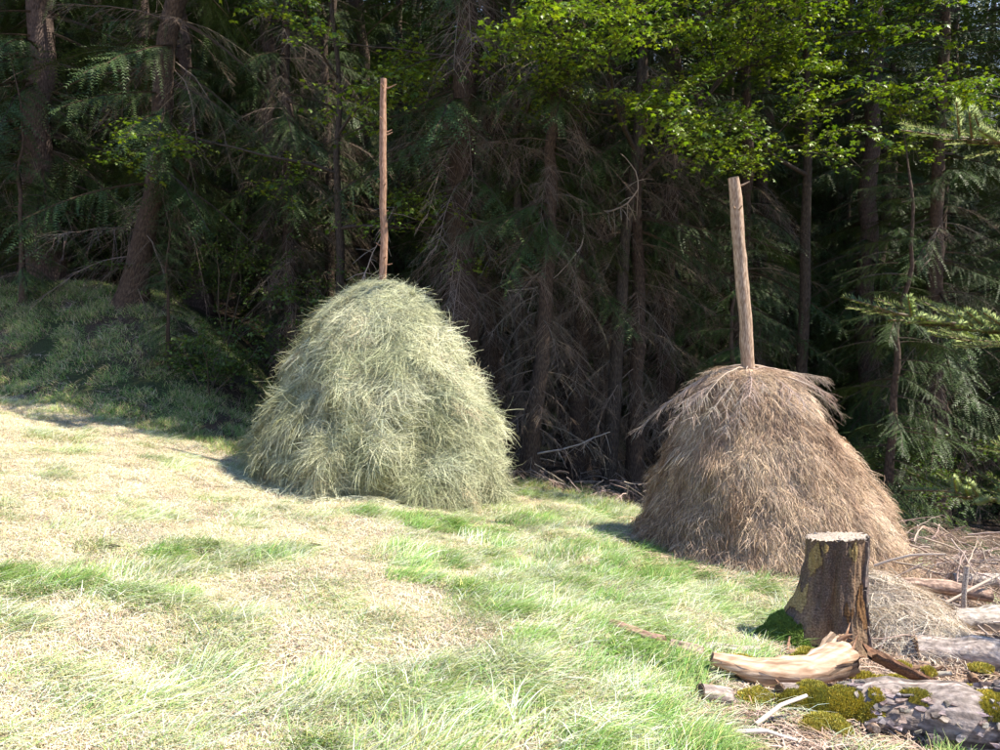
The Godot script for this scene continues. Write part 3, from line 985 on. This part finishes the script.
func stump_shell(g: Geo, off: float, keep: Callable, col: Callable) -> void:
	var cols := 72
	var rows := 40
	for j in rows:
		for i in cols:
			var a0 := TAU * i / cols
			var a1 := TAU * (i + 1) / cols
			var t0 := float(j) / rows
			var t1 := float(j + 1) / rows
			if not keep.call((a0 + a1) * 0.5, (t0 + t1) * 0.5):
				continue
			var p := [stump_point(a0, t0, off), stump_point(a1, t0, off), stump_point(a1, t1, off), stump_point(a0, t1, off)]
			var c0: Color = col.call(a0, t0)
			g.tri(p[0], p[2], p[1], c0)
			g.tri(p[0], p[3], p[2], c0)
			if off > 0.01:      # give the bark its thickness
				for k in 4:
					var ta: float = [t0, t0, t1, t1][k]
					var tb: float = [t0, t1, t1, t0][k]
					var aa: float = [a0, a1, a1, a0][k]
					var ab: float = [a1, a1, a0, a0][k]
					var q0 := stump_point(aa, ta, 0.0)
					var q1 := stump_point(ab, tb, 0.0)
					g.tri(p[k], p[(k + 1) % 4], q1, c0)
					g.tri(p[k], q1, q0, c0)

func build_stump() -> void:
	var o := thing("tree_stump", "sawn tree stump with peeling bark beside the brown haystack", "stump", gp(2.24, 5.3))
	var wood := Geo.new()
	stump_shell(wood, 0.0, func(_a, _t): return true, func(a, t): return vary(Color(0.40, 0.28, 0.18).lerp(Color(0.22, 0.165, 0.13), sm(-0.2, 0.3, noise_b.get_noise_3d(cos(a) * 40.0, t * 40.0, sin(a) * 40.0))), 0.12))
	part("rotten_wood", wood, M.wood, o)
	var bark := Geo.new()
	stump_shell(bark, 0.018, func(a, t): return (angle_difference(-0.4, a) > -1.6 and angle_difference(-0.4, a) < 1.15 and noise_b.get_noise_3d(cos(a) * 120.0, t * 130.0, sin(a) * 120.0) > -0.22), func(a, t): return vary(Color(0.30, 0.255, 0.235), 0.25))
	part("bark", bark, M.bark, o)
	for q in [[2.75, 0.86, 0.34, 0.13], [1.35, 0.91, 0.2, 0.08], [2.95, 0.52, 0.3, 0.14], [2.3, 0.95, 0.16, 0.04], [0.95, 0.5, 0.22, 0.22], [1.5, 0.45, 0.16, 0.12]]:
		var peel := Geo.new()
		for j in 26:
			for i in 26:
				var c4 := []
				var keep := 0.0
				for k in 4:
					var ii: int = i + [0, 1, 1, 0][k]
					var jj: int = j + [0, 0, 1, 1][k]
					var a: float = q[0] + (ii / 13.0 - 1.0) * q[2] * 1.3
					var t: float = minf(q[1] + (jj / 13.0 - 1.0) * q[3] * 1.3, 0.99)
					var f: float = pow((a - q[0]) / q[2], 2.0) + pow((t - q[1]) / q[3], 2.0) + 1.3 * noise_b.get_noise_3d(cos(a) * 110.0, t * 60.0, sin(a) * 110.0)
					keep = maxf(keep, f)
					c4.append(stump_point(a, t, 0.007 + 0.003 * noise_b.get_noise_3d(cos(a) * 300.0, t * 90.0, sin(a) * 300.0)))
				if keep > 0.85:
					continue
				var cc := vary(Color(0.52, 0.40, 0.18) if q[0] > 1.9 or q[1] > 0.8 else Color(0.30, 0.17, 0.075), 0.12)
				peel.tri(c4[0], c4[2], c4[1], cc)
				peel.tri(c4[0], c4[3], c4[2], cc)
		if peel.v.size():
			part("bare_yellow_wood", peel, M.wood, o)
	var cut := Geo.new()
	var rim := []
	var cen := stump_point(0.0, 1.0) * 0.5 + stump_point(PI, 1.0) * 0.5 + Vector3(0, 0.015, 0)
	var cracks := [0.4, 1.9, 3.3, 4.6, 5.4]
	for ring in 22:
		for i in 96:
			var tone := 1.0 + 0.22 * sin(ring * 2.3) + r(-0.08, 0.08)
			var cc := Color(0.70, 0.62, 0.53) * tone
			var q := []
			for k in 4:
				var a: float = TAU * (i + [0, 1, 1, 0][k]) / 96.0
				var f: float = (ring + [0, 0, 1, 1][k]) / 22.0
				var rim_p := stump_point(a, 1.0, 0.012 + 0.007 * noise_b.get_noise_1d(a * 330.0))
				var p: Vector3 = cen.lerp(rim_p, f)
				p.y += 0.004 + 0.005 * noise_b.get_noise_2d(p.x * 500.0, p.z * 120.0) + 0.022 * sm(0.75, 1.0, f) * noise_a.get_noise_1d(a * 160.0)
				for ck in cracks:
					if f > 0.25:
						p.y -= 0.02 * exp(-pow(angle_difference(a, ck + 0.15 * noise_b.get_noise_1d(f * 90.0 + ck * 50.0)) / 0.035, 2.0)) * f
				q.append(p)
			cut.tri(q[0], q[2], q[1], cc)
			cut.tri(q[0], q[3], q[2], cc)
	part("sawn_top", cut, M.wood, o)
	for m in [[3.05, 0.12, 0.2, 0.14], [2.8, 0.2, 0.14, 0.12], [2.6, 0.12, 0.15, 0.12], [3.1, 0.3, 0.11, 0.1], [2.4, 0.1, 0.10, 0.08], [3.3, 0.2, 0.12, 0.1], [2.9, 0.3, 0.08, 0.09], [2.7, 0.26, 0.08, 0.07], [3.0, 0.22, 0.13, 0.12]]:
		moss_patch(o, stump_point(m[0], m[1]), Vector3(cos(m[0]), 0.9, sin(m[0])).normalized(), m[2], m[3], 0.03, Color(0.16, 0.24, 0.05))

func build_debris() -> void:
	var wood := Color(0.62, 0.50, 0.38)
	# curved pale limb with a flared broken butt
	var o := log_thing("broken_limb", "curved bare wood limb with a flared broken butt below the stump", "log", [gp(1.2, 4.38, 0.08), gp(1.42, 4.35, 0.06), gp(1.62, 4.33, 0.09), gp(1.82, 4.37, 0.15), gp(1.97, 4.45, 0.2)], 0.042, 0.115, wood, Color(0.42, 0.28, 0.18), M.bare_wood, "", 0.45)
	var tipd := gp(1.97, 4.45, 0.2) - o.position
	for i in 16:
		var spl := Geo.new()
		var a := r(0, TAU)
		var q := tipd + Vector3(-0.03, sin(a) * 0.1 * r(0.5, 1.0), cos(a) * 0.1 * r(0.5, 1.0))
		spl.tube([q, q + Vector3(r(0.03, 0.07), r(-0.01, 0.05), r(-0.02, 0.02)), q + Vector3(r(0.07, 0.13), r(0.0, 0.09), r(-0.03, 0.03))], [0.02, 0.012, 0.002], 5, vary(Color(0.52, 0.36, 0.24), 0.25))
		part("splinter", spl, M.bare_wood, o)
	var rg := Geo.new()
	rg.tube([Vector3(0.3, -0.09, 0.05), Vector3(0.55, -0.06, 0.02), Vector3(0.75, 0.06, -0.04)], [0.03, 0.055, 0.04], 10, Color(0.36, 0.22, 0.13), noise_a, 0.3, 90.0, true)
	part("splintered_underside", rg, M.bare_wood, o)
	log_thing("short_log", "short grey stick of wood under the curved limb", "log", [gp(1.52, 4.12, 0.05), gp(1.74, 4.15, 0.07)], 0.033, 0.04, Color(0.42, 0.37, 0.35), Color(0.5, 0.42, 0.34), M.log_bark)
	log_thing("short_log", "small pale log lying in the grass left of the curved limb", "log", [gp(1.03, 3.98, 0.04), gp(1.2, 4.02, 0.045)], 0.042, 0.045, Color(0.50, 0.42, 0.38), Color(0.25, 0.18, 0.13), M.log_bark)
	log_thing("fallen_log", "reddish log half sunk in the grass toward the green haystack", "log", [gp(0.70, 4.93, 0.02), gp(0.88, 4.8, 0.03), gp(1.0, 4.72, 0.02)], 0.045, 0.04, Color(0.50, 0.33, 0.25), Color(0.3, 0.2, 0.14), M.log_bark)
	log_thing("fallen_log", "stubby weathered log piece between reddish log and curved limb", "log", [gp(1.02, 4.66, 0.02), gp(1.2, 4.6, 0.03)], 0.04, 0.05, Color(0.46, 0.36, 0.29), Color(0.3, 0.22, 0.16), M.log_bark)
	log_thing("bleached_stick", "bleached stick lying flat behind the curved limb", "stick", [gp(1.28, 4.85, 0.02), gp(1.45, 4.83, 0.03), gp(1.62, 4.85, 0.02)], 0.026, 0.03, Color(0.62, 0.57, 0.5), Color(0.5, 0.42, 0.33), M.wood)
	# slab of brown bark
	var slab := thing("bark_slab", "curled slab of reddish brown bark right of the flared butt", "bark", gp(2.05, 4.3, 0.0))
	var sg := Geo.new()
	var sp := []
	for j in 11:
		var row := []
		for i in 9:
			var u := j / 10.0
			var w := i / 8.0 - 0.5
			var wd := 0.15 * (1.0 - 0.45 * u) * (1.0 + 0.25 * noise_b.get_noise_2d(u * 90.0, w * 20.0))
			row.append(Vector3(u * 0.36 + 0.02 * noise_b.get_noise_2d(w * 130.0, 3.0), 0.26 - 0.16 * u + 0.9 * w * w * 0.2 + 0.012 * noise_b.get_noise_2d(u * 200.0, w * 200.0), w * wd + 0.10 * u))
		sp.append(row)
	for lay in 2:
		var dy := Vector3(0, -0.018 * lay, 0)
		for j in 10:
			for i in 8:
				var cc := vary(Color(0.27, 0.145, 0.085), 0.25)
				sg.tri(sp[j][i] + dy, sp[j + 1][i + 1] + dy, sp[j][i + 1] + dy, cc)
				sg.tri(sp[j][i] + dy, sp[j + 1][i] + dy, sp[j + 1][i + 1] + dy, cc)
	for j in 10:
		for i in [0, 8]:
			sg.tri(sp[j][i], sp[j + 1][i], sp[j + 1][i] + Vector3(0, -0.018, 0), Color(0.2, 0.12, 0.08))
			sg.tri(sp[j][i], sp[j + 1][i] + Vector3(0, -0.018, 0), sp[j][i] + Vector3(0, -0.018, 0), Color(0.2, 0.12, 0.08))
	part("bark_sheet", sg, M.wood, slab)
	# the big mossy log in the corner
	var ml := log_thing("mossy_log", "big grey log with flaking bark and yellow moss cushions", "log", [gp(1.5, 4.1, -0.04), gp(1.95, 4.08, 0.02), gp(2.45, 4.0, 0.06), gp(3.2, 3.85, 0.1)], 0.12, 0.24, Color(0.40, 0.34, 0.31), Color(0.2, 0.14, 0.1), M.log_bark, "", 0.14)
	var org := ml.position
	var flakes := 0
	for i in 280:
		var f := r(0.2, 1.0)
		var x := lerpf(1.5, 3.2, f)
		var d := lerpf(4.12, 3.85, f)
		var a := r(0.15, 2.9)
		var rad := lerpf(0.12, 0.24, f) * 1.13
		var nrm := Vector3(0, sin(a), cos(a))
		var p := gp(x, d, lerpf(-0.04, 0.1, f)) + nrm * rad - org
		var fg := Geo.new()
		var tx := Vector3(1, 0, 0).rotated(nrm, r(-0.4, 0.4))
		var tz := nrm.cross(tx)
		var w := r(0.014, 0.042)
		var l := r(0.008, 0.022)
		var top := p + nrm * r(0.004, 0.022)
		var poly := []
		for k in 6:
			var th := TAU * k / 6.0
			poly.append(tx * cos(th) * w * r(0.35, 1.6) + tz * sin(th) * l * r(0.35, 1.5) + nrm * r(-0.006, 0.006))
		var cc := vary(Color(0.40, 0.34, 0.33), 0.45)
		for k in 6:
			fg.tri(top, top + poly[k], top + poly[(k + 1) % 6], cc)
			fg.tri(top + poly[k], p + poly[k], p + poly[(k + 1) % 6], cc)
			fg.tri(top + poly[k], p + poly[(k + 1) % 6], top + poly[(k + 1) % 6], cc)
		part("bark_flake", fg, M.log_bark, ml)
	for i in 40:
		var f := clampf(rng.randfn([0.08, 0.2, 0.42, 0.6, 0.72, 0.88][i % 6], 0.05), 0.0, 1.0)
		var x := lerpf(1.5, 3.2, f)
		var a: float = clampf([1.2, 0.9, 1.75, 1.3, 0.8, 1.5][i % 6] + r(-0.45, 0.45), 0.3, 2.4)
		var nrm := Vector3(r(-0.2, 0.2), sin(a), cos(a)).normalized()
		moss_patch(ml, gp(x, lerpf(4.12, 3.85, f), lerpf(-0.04, 0.1, f)) + nrm * lerpf(0.12, 0.24, f) * 1.02 - org, nrm, r(0.04, 0.12), r(0.03, 0.075), r(0.012, 0.032), Color(0.55, 0.46, 0.08).lerp(Color(0.34, 0.32, 0.07), r(0, 1)))
	var root_moss := thing("moss_cushion", "yellow moss cushion at the stump's foot behind the flared butt", "moss", gp(1.9, 4.75))
	moss_patch(root_moss, Vector3(0, 0.03, 0), Vector3(0, 1, 0.1).normalized(), 0.13, 0.1, 0.08, Color(0.5, 0.44, 0.09))
	# logs at the right edge
	log_thing("pale_log", "sunlit pale log sloping in from the right edge", "log", [gp(3.1, 5.75, 0.12), gp(3.7, 5.85, 0.2), gp(4.6, 6.1, 0.26)], 0.075, 0.12, Color(0.60, 0.54, 0.48), Color(0.42, 0.3, 0.2), M.log_bark)
	log_thing("pale_log", "low pale log nearest the right corner under straw", "log", [gp(2.75, 5.15, 0.05), gp(3.3, 5.0, 0.08), gp(4.0, 4.9, 0.10)], 0.09, 0.12, Color(0.56, 0.48, 0.43), Color(0.42, 0.3, 0.2), M.log_bark)
	log_thing("pale_log", "short reddish log lying across the brushwood pile", "log", [gp(3.35, 6.55, 0.22), gp(3.7, 6.5, 0.24), gp(4.05, 6.45, 0.25)], 0.05, 0.055, Color(0.52, 0.37, 0.29), Color(0.55, 0.42, 0.3), M.log_bark)
	log_thing("upright_stick", "bleached broken stick standing upright in the brushwood pile", "stick", [gp(3.72, 6.25, 0.1), gp(3.72, 6.25, 0.3), gp(3.74, 6.27, 0.5)], 0.024, 0.018, Color(0.66, 0.6, 0.54), Color(0.5, 0.42, 0.33), M.wood)
	log_thing("pale_log", "bleached log behind the upright stick in the brushwood", "log", [gp(3.9, 6.75, 0.24), gp(4.4, 6.75, 0.3), gp(5.0, 6.8, 0.34)], 0.05, 0.07, Color(0.62, 0.55, 0.5), Color(0.5, 0.4, 0.3), M.log_bark)
	for s in [[3.3, 6.9, 3.75, 6.6, 0.25, 0.5, "brown stick slanting out of the brown haystack's foot"], [3.6, 6.3, 4.3, 6.5, 0.16, 0.5, "thin grey stick crossing the brushwood pile upward"], [3.5, 6.0, 3.9, 5.7, 0.2, 0.05, "thin stick hanging over the hollow under the pale log"], [1.25, 3.75, 1.55, 3.9, 0.02, 0.13, "thin bleached stick propped on the mossy log's end"], [1.1, 3.6, 1.4, 3.62, 0.02, 0.03, "thin grey twig lying before the mossy log"]]:
		log_thing("dry_stick", s[6], "stick", [gp(s[0], s[1], s[4]), gp((s[0] + s[2]) * 0.5, (s[1] + s[3]) * 0.5, (s[4] + s[5]) * 0.5 + 0.03), gp(s[2], s[3], s[5])], 0.013, 0.008, vary(Color(0.45, 0.37, 0.31), 0.2), Color(0.45, 0.36, 0.28), M.twig)
	brush_heap("tangled pile of dead twigs at the right edge behind pale logs", 4.05, 7.0, 0.9, 0.75, 70, Color(0.34, 0.265, 0.22))
	brush_heap("loose dry twigs strewn over the pale logs at the right", 3.45, 5.55, 0.7, 0.3, 26, Color(0.34, 0.265, 0.22))
	brush_heap("dark heap of dead twigs at the forest edge between haystacks", 0.9, 12.3, 0.9, 0.5, 30, Color(0.34, 0.265, 0.22))
	brush_heap("twig tangle in the shade left of the brown haystack", 2.3, 11.6, 0.9, 0.35, 22, Color(0.34, 0.265, 0.22))
	brush_heap("dead twigs spread low beyond the brown haystack's right foot", 5.2, 9.0, 1.1, 0.6, 54, Color(0.34, 0.265, 0.22))
	# broken pieces of wood and bark strewn over the litter
	for i in 46:
		var f := r(0, 1)
		var x := lerpf(1.25, 3.6, pow(f, 0.8))
		var d := lerpf(3.75, 5.0, r(0, 1)) + 0.25 * (x - 1.3) * r(0, 1)
		if Vector2(x - 2.24, d - 5.3).length() < 0.5:
			d -= 0.55
		var a := r(0, TAU)
		var l := r(0.05, 0.2)
		var rad := r(0.008, 0.026)
		var p := gp(x, d, rad * 0.8 + r(0.0, 0.03))
		var q := gp(x + cos(a) * l, d + sin(a) * l, rad * 0.8 + r(0.0, 0.07))
		var tone: Color = [Color(0.60, 0.49, 0.38), Color(0.34, 0.21, 0.14), Color(0.45, 0.37, 0.32), Color(0.66, 0.58, 0.49)][i % 4]
		var piece := log_thing("wood_piece", ["pale splintered wood piece among the litter below the stump", "reddish brown bark piece among the litter below the stump", "grey broken wood piece among the litter below the stump", "bleached wood chip among the litter below the stump"][i % 4], "wood piece", [p, (p + q) * 0.5 + Vector3(0, r(-0.004, 0.01), 0), q], rad, rad * r(0.4, 1.0), vary(tone, 0.2), vary(tone, 0.2), M.bare_wood if i % 2 == 0 else M.log_bark, "broken wood pieces in the litter", 0.5)
		if i % 6 == 1:
			moss_patch(piece, Vector3(0, rad, 0), Vector3.UP, r(0.04, 0.08), r(0.03, 0.06), r(0.015, 0.03), Color(0.5, 0.43, 0.085))
	for m in [[1.42, 4.15, 0.11, "low moss mat at the left end of the mossy log"], [1.62, 3.82, 0.10, "moss mat on the soil in front of the mossy log"], [2.32, 4.5, 0.09, "moss mat beside the curled bark slab"], [2.75, 4.45, 0.12, "moss mat between the mossy log and the low pale log"]]:
		var cushion := thing("moss_cushion", m[3], "moss", gp(m[0], m[1]))
		for k in 4:
			moss_patch(cushion, Vector3(r(-0.08, 0.08), 0.015, r(-0.06, 0.06)), Vector3(0, 1, 0.1).normalized(), m[2] * r(0.5, 0.9), m[2] * r(0.4, 0.7), r(0.02, 0.04), Color(0.5, 0.43, 0.085))
	# hay that slid down beside the stump
	var hay := thing("straw_heap", "bleached straw heap slumped between the stump and pale logs", "straw", gp(2.95, 5.9))
	var hx := []
	var hc := []
	var mound := Geo.new()
	var hp := func(u: float, w: float) -> Vector3:
		var q := sqrt(u * u + w * w)
		var x := 2.95 + u * 0.54
		var d := 5.95 + w * 0.85
		return gp(x, d, 0.34 * pow(maxf(0.0, 1.0 - q * q), 0.8) + 0.05 * noise_b.get_noise_2d(x * 70.0, d * 70.0) - 0.02) - hay.position
	for j in 20:
		for i in 20:
			var a0 := j / 10.0 - 1.0
			var b0 := i / 10.0 - 1.0
			mound.tri(hp.call(a0, b0), hp.call(a0 + 0.1, b0 + 0.1), hp.call(a0 + 0.1, b0), vary(Color(0.30, 0.21, 0.14), 0.25))
			mound.tri(hp.call(a0, b0), hp.call(a0, b0 + 0.1), hp.call(a0 + 0.1, b0 + 0.1), vary(Color(0.30, 0.21, 0.14), 0.25))
	part("straw_mound", mound, M.hay, hay)
	for i in 900:
		var a := r(0, TAU)
		var q := sqrt(r(0, 1)) * 1.05
		var p: Vector3 = hp.call(cos(a) * q, sin(a) * q)
		var px: Vector3 = hp.call(cos(a) * q + 0.06, sin(a) * q)
		var pz: Vector3 = hp.call(cos(a) * q, sin(a) * q - 0.06)
		var nrm := (pz - p).cross(px - p).normalized()
		var b := Basis(Quaternion(Vector3.UP, nrm)) * Basis(Vector3.UP, r(-1.0, 1.0))
		hx.append(Transform3D(b.scaled_local(Vector3.ONE * r(0.7, 1.1)), p))
		hc.append(vary(Color(0.84, 0.74, 0.60).lerp(Color(0.52, 0.38, 0.27), clampf(r(-0.5, 1.0), 0, 1)), 0.15))
	scatter("straw", straw_clump(22, 0.1, 0.12, 0.34, 0.004, 0.7, 0.3).mesh(), M.hay, hx, hc, hay)
	# needle and twig litter on the bare soil and under the trees
	var bit := []
	for k in 4:
		var g := Geo.new()
		for i in 16:
			var a := r(0, TAU)
			var p := Vector3(r(-0.14, 0.14), r(0.002, 0.012), r(-0.14, 0.14))
			var e := p + Vector3(cos(a), r(-0.05, 0.12), sin(a)) * r(0.04, 0.16)
			g.ribbon([p, (p + e) * 0.5 + Vector3(0, r(0, 0.012), 0), e], r(0.003, 0.008), 0.002, Vector3(-sin(a), r(-0.5, 0.5), cos(a)).normalized(), Color.WHITE * r(0.6, 1.4))
		bit.append(g.mesh())
	var lo := Node3D.new()
	lo.name = numbered("twig_litter")
	lo.set_meta("kind", "stuff")
	lo.set_meta("label", "brown twigs and needle litter on the soil by the logs and under the trees")
	lo.set_meta("category", "litter")
	add_child(lo)
	var lx := [[], [], [], []]
	var lc := [[], [], [], []]
	for i in 13000:
		var d := r(2.8, 10.0) if i % 3 else r(8.0, 16.0)
		var x := r(0.5, 7.0) if i % 3 else r(-9.0, 9.0)
		var on := soil(x, d) * meadow(x, d) + (1.0 - meadow(x, d)) * 0.8
		if r(0, 1) > on * (0.25 if x < -2.0 else 1.0):
			continue
		var s := r(0.7, 1.4)
		var b := Basis(Quaternion(Vector3.UP, ground_normal(x, d))) * Basis(Vector3.UP, r(0, TAU))
		lx[i % 4].append(Transform3D(b.scaled_local(Vector3.ONE * s), gp(x, d)))
		lc[i % 4].append(vary(Color(0.44, 0.33, 0.26) if r(0, 1) < 0.6 else Color(0.30, 0.2, 0.14), 0.3))
	for k in 4:
		scatter("litter", bit[k], M.twig, lx[k], lc[k], lo)
	var wg := []
	for k in 3:
		var g := Geo.new()
		for i in 11:
			var a := TAU * i / 11.0 + r(-0.3, 0.3)
			var l := r(0.05, 0.11)
			var out := Vector3(cos(a), r(0.25, 0.9), sin(a)).normalized()
			var side := Vector3(-sin(a), 0, cos(a)) * l * 0.2
			var m := out * l * 0.55 + Vector3(0, 0.01, 0)
			var e := out * l + Vector3(0, -0.02, 0)
			var cc := vary(Color(0.20, 0.31, 0.07), 0.3)
			g.tri(Vector3.ZERO, m - side, m + side, cc)
			g.tri(m - side, e, m + side, cc)
		wg.append(g.mesh())
	var weeds := Node3D.new()
	weeds.name = numbered("meadow_weeds")
	weeds.set_meta("kind", "stuff")
	weeds.set_meta("label", "small broad leaved weeds scattered in the grass")
	weeds.set_meta("category", "weeds")
	add_child(weeds)
	var wx := [[], [], []]
	var wc := [[], [], []]
	for i in 420:
		var d := r(2.8, 8.5)
		var x := r(-0.6, 0.6) * d
		if i % 4 == 0:
			d = 4.6 + rng.randfn(0, 0.15)
			x = 0.98 + rng.randfn(0, 0.16)
		if i % 4 or meadow(x, d) < 0.5 or (soil(x, d) > 0.5 and i % 4):
			continue
		wx[i % 3].append(Transform3D(Basis(Vector3.UP, r(0, TAU)).scaled(Vector3.ONE * r(0.35, 0.85)), gp(x, d, 0.02)))
		wc[i % 3].append(vary(Color.WHITE, 0.2))
	for k in 3:
		scatter("weed", wg[k], M.leaf, wx[k], wc[k], weeds)
	# clods on the meadow
	for s in [[-2.83, 5.75, "dark brown clod on the dry grass at the left"], [-1.5, 6.35, "small dark clod on the dry grass before the green haystack"]]:
		var o2 := thing("earth_clod", s[2], "clod", gp(s[0], s[1], 0.0))
		var cg := Geo.new()
		cg.tube([Vector3(-0.06, 0.03, 0), Vector3(-0.03, 0.035, 0.01), Vector3(0.01, 0.03, -0.01), Vector3(0.05, 0.03, 0)], [0.004, 0.014, 0.012, 0.004], 9, Color(0.10, 0.07, 0.05), noise_b, 0.6, 500.0, true)
		part("clod_body", cg, M.soil, o2)

# ------------------------------------------------------------------ young spruces close by at the right
func shoot_geo(len_: float, count: int, col: Color) -> Geo:
	var g := Geo.new()
	g.tube([Vector3.ZERO, Vector3(len_, 0, 0)], [0.0035, 0.002], 4, Color(0.22, 0.15, 0.08))
	for i in count:
		var f := pow((i + 0.5) / count, 0.9)
		var a := r(0, TAU)
		var o := Vector3(0, cos(a), sin(a))
		if o.y < -0.3:
			o.y *= 0.4
		var nl := r(0.013, 0.018) * (1.0 if f < 0.92 else 0.8)
		var p := Vector3(f * len_, 0, 0) + o * 0.003
		var e := p + (o + Vector3(r(0.5, 0.9), 0.1, 0)).normalized() * nl
		var sd := Vector3(0.3, -o.z, o.y).normalized() * 0.0014
		var cc := vary(col, 0.25)
		g.v.append_array(PackedVector3Array([p - sd, p + sd, e]))
		g.c.append_array(PackedColorArray([cc, cc, cc]))
		var nn := o.normalized()
		g.n.append_array(PackedVector3Array([nn, nn, nn]))
	return g

func near_bough(shoots: Array, len_: float) -> Geo:
	var g := Geo.new()
	var main := []
	for i in 9:
		var f := i / 8.0
		main.append(Vector3(f * len_, 0.10 * len_ * f * f - 0.06 * len_ * f + r(-0.006, 0.006), r(-0.01, 0.01)))
	g.tube(main, [0.011, 0.010, 0.009, 0.008, 0.007, 0.006, 0.005, 0.004, 0.003], 5, Color(0.24, 0.17, 0.11))
	for i in 9:
		var f := 0.25 + 0.08 * i
		var k := mini(int(f * 8), 7)
		g.add(shoots[rng.randi() % shoots.size()], Transform3D(Basis.IDENTITY, main[k].lerp(main[k + 1], f * 8 - k)))
	var n := int(len_ / 0.02)
	for i in n:
		var f := 0.22 + 0.78 * (i + 1.0) / n
		var k := mini(int(f * 8), 7)
		var p: Vector3 = main[k].lerp(main[k + 1], f * 8 - k)
		var s := 1.0 if i % 2 else -1.0
		var a := s * r(0.55, 0.95) if i < n - 1 else 0.0
		var l := (0.35 + 1.25 * (1.0 - f)) * r(0.8, 1.15)
		var b := Basis(Vector3.UP, a) * Basis(Vector3.BACK, r(-0.15, 0.5))
		for q in maxi(1, int(l / 0.8)):
			var off := b * Vector3(0.14 * q, 0, 0)
			g.add(shoots[rng.randi() % shoots.size()], Transform3D(b * Basis(Vector3.UP, s * r(-0.1, 0.2)), p + off))
			if q > 0:
				for z in 2:
					var zs := -1.0 if z else 1.0
					g.add(shoots[rng.randi() % shoots.size()], Transform3D((b * Basis(Vector3.UP, zs * 0.75)).scaled(Vector3.ONE * 0.75), p + off * 0.9))
	return g

func build_near_spruces() -> void:
	var shoots := []
	for i in 3:
		shoots.append(shoot_geo(0.14, 190, Color(0.42, 0.50, 0.21)))
	for i in 2:
		shoots.append(shoot_geo(0.14, 190, Color(0.30, 0.39, 0.14)))
	var kinds := []
	for i in 3:
		kinds.append(near_bough(shoots, 1.0))
	for s in [[1.99, 2.0, 2.6, "young spruce close at the right edge, bright new shoots reaching in", 1.0, [[1.42, 0.86], [1.86, 1.0], [2.3, 0.9]]], [4.75, 5.0, 2.8, "young spruce standing right of the pale logs", 0.9, [[0.4, 1.0], [0.8, 0.95], [1.2, 0.8], [1.6, 0.65], [2.0, 0.5], [2.35, 0.35], [2.6, 0.2]]]]:
		var foot := gp(s[0], s[1])
		var o := thing("young_spruce", s[3], "tree", foot)
		var tg := Geo.new()
		tg.tube([Vector3(0, -0.2, 0), Vector3(0.01, s[2] * 0.5, 0), Vector3(0, s[2], 0)], [0.04, 0.028, 0.006], 8, Color(0.2, 0.15, 0.11))
		part("trunk", tg, M.bark, o)
		var cg := Geo.new()
		for w in s[5]:
			var y: float = w[0]
			var f: float = y / s[2]
			for i in 5:
				var a: float = PI + [0.0, 0.75, -0.75, 2.1, -2.1][i] + (0.0 if i == 0 else r(-0.15, 0.15))
				var l: float = w[1] * (1.0 if i == 0 else r(0.68, 0.82) if i < 3 else 0.5)
				var b := Basis(Vector3.UP, a) * Basis(Vector3.BACK, (0.03 if i == 0 else r(-0.08, 0.1)))
				cg.add(kinds[rng.randi() % kinds.size()], Transform3D(b.scaled_local(Vector3(l, 0.5 + 0.5 * l, 0.5 + 0.5 * l)), Vector3(0, y, 0)))
		part("crown", cg, M.young_needles, o)

# ------------------------------------------------------------------
func _ready() -> void:
	rng.seed = 20240
	noise_a.seed = 4
	noise_a.frequency = 0.05
	noise_a.fractal_octaves = 3
	noise_b.seed = 9
	noise_b.frequency = 0.03
	noise_b.fractal_octaves = 3
	var cam := Camera3D.new()
	cam.name = "camera"
	cam.fov = 50.0
	cam.near = 0.05
	cam.far = 600.0
	add_child(cam)
	cam.position = Vector3(0, 1.6, 0)
	cam.rotation_degrees = Vector3(-5.3, 0, 0)
	cam.current = true
	var env := Environment.new()
	env.background_mode = Environment.BG_SKY
	var sky := Sky.new()
	var sm_ := ProceduralSkyMaterial.new()
	sm_.sky_top_color = Color(0.40, 0.54, 0.76)
	sm_.sky_horizon_color = Color(0.84, 0.87, 0.90)
	sm_.sky_curve = 0.2
	sm_.ground_bottom_color = Color(0.10, 0.12, 0.06)
	sm_.ground_horizon_color = Color(0.4, 0.45, 0.4)
	sky.sky_material = sm_
	env.sky = sky
	env.tonemap_mode = Environment.TONE_MAPPER_LINEAR
	env.tonemap_exposure = 2.48
	env.sdfgi_enabled = true
	env.ssao_enabled = true
	env.ssil_enabled = true
	var we := WorldEnvironment.new()
	we.name = "world_environment"
	we.environment = env
	add_child(we)
	var sun := DirectionalLight3D.new()
	sun.name = "sun"
	sun.light_energy = 1.6
	sun.light_color = Color(1.0, 0.965, 0.90)
	sun.light_angular_distance = 0.5
	sun.shadow_enabled = true
	add_child(sun)
	sun.look_at_from_position(Vector3(0.56, 0.82, 0.045), Vector3.ZERO, Vector3.UP)
	make_materials()
	build_ground()
	build_forest()
	build_haystacks()
	build_stump()
	build_debris()
	build_near_spruces()
	build_grass()
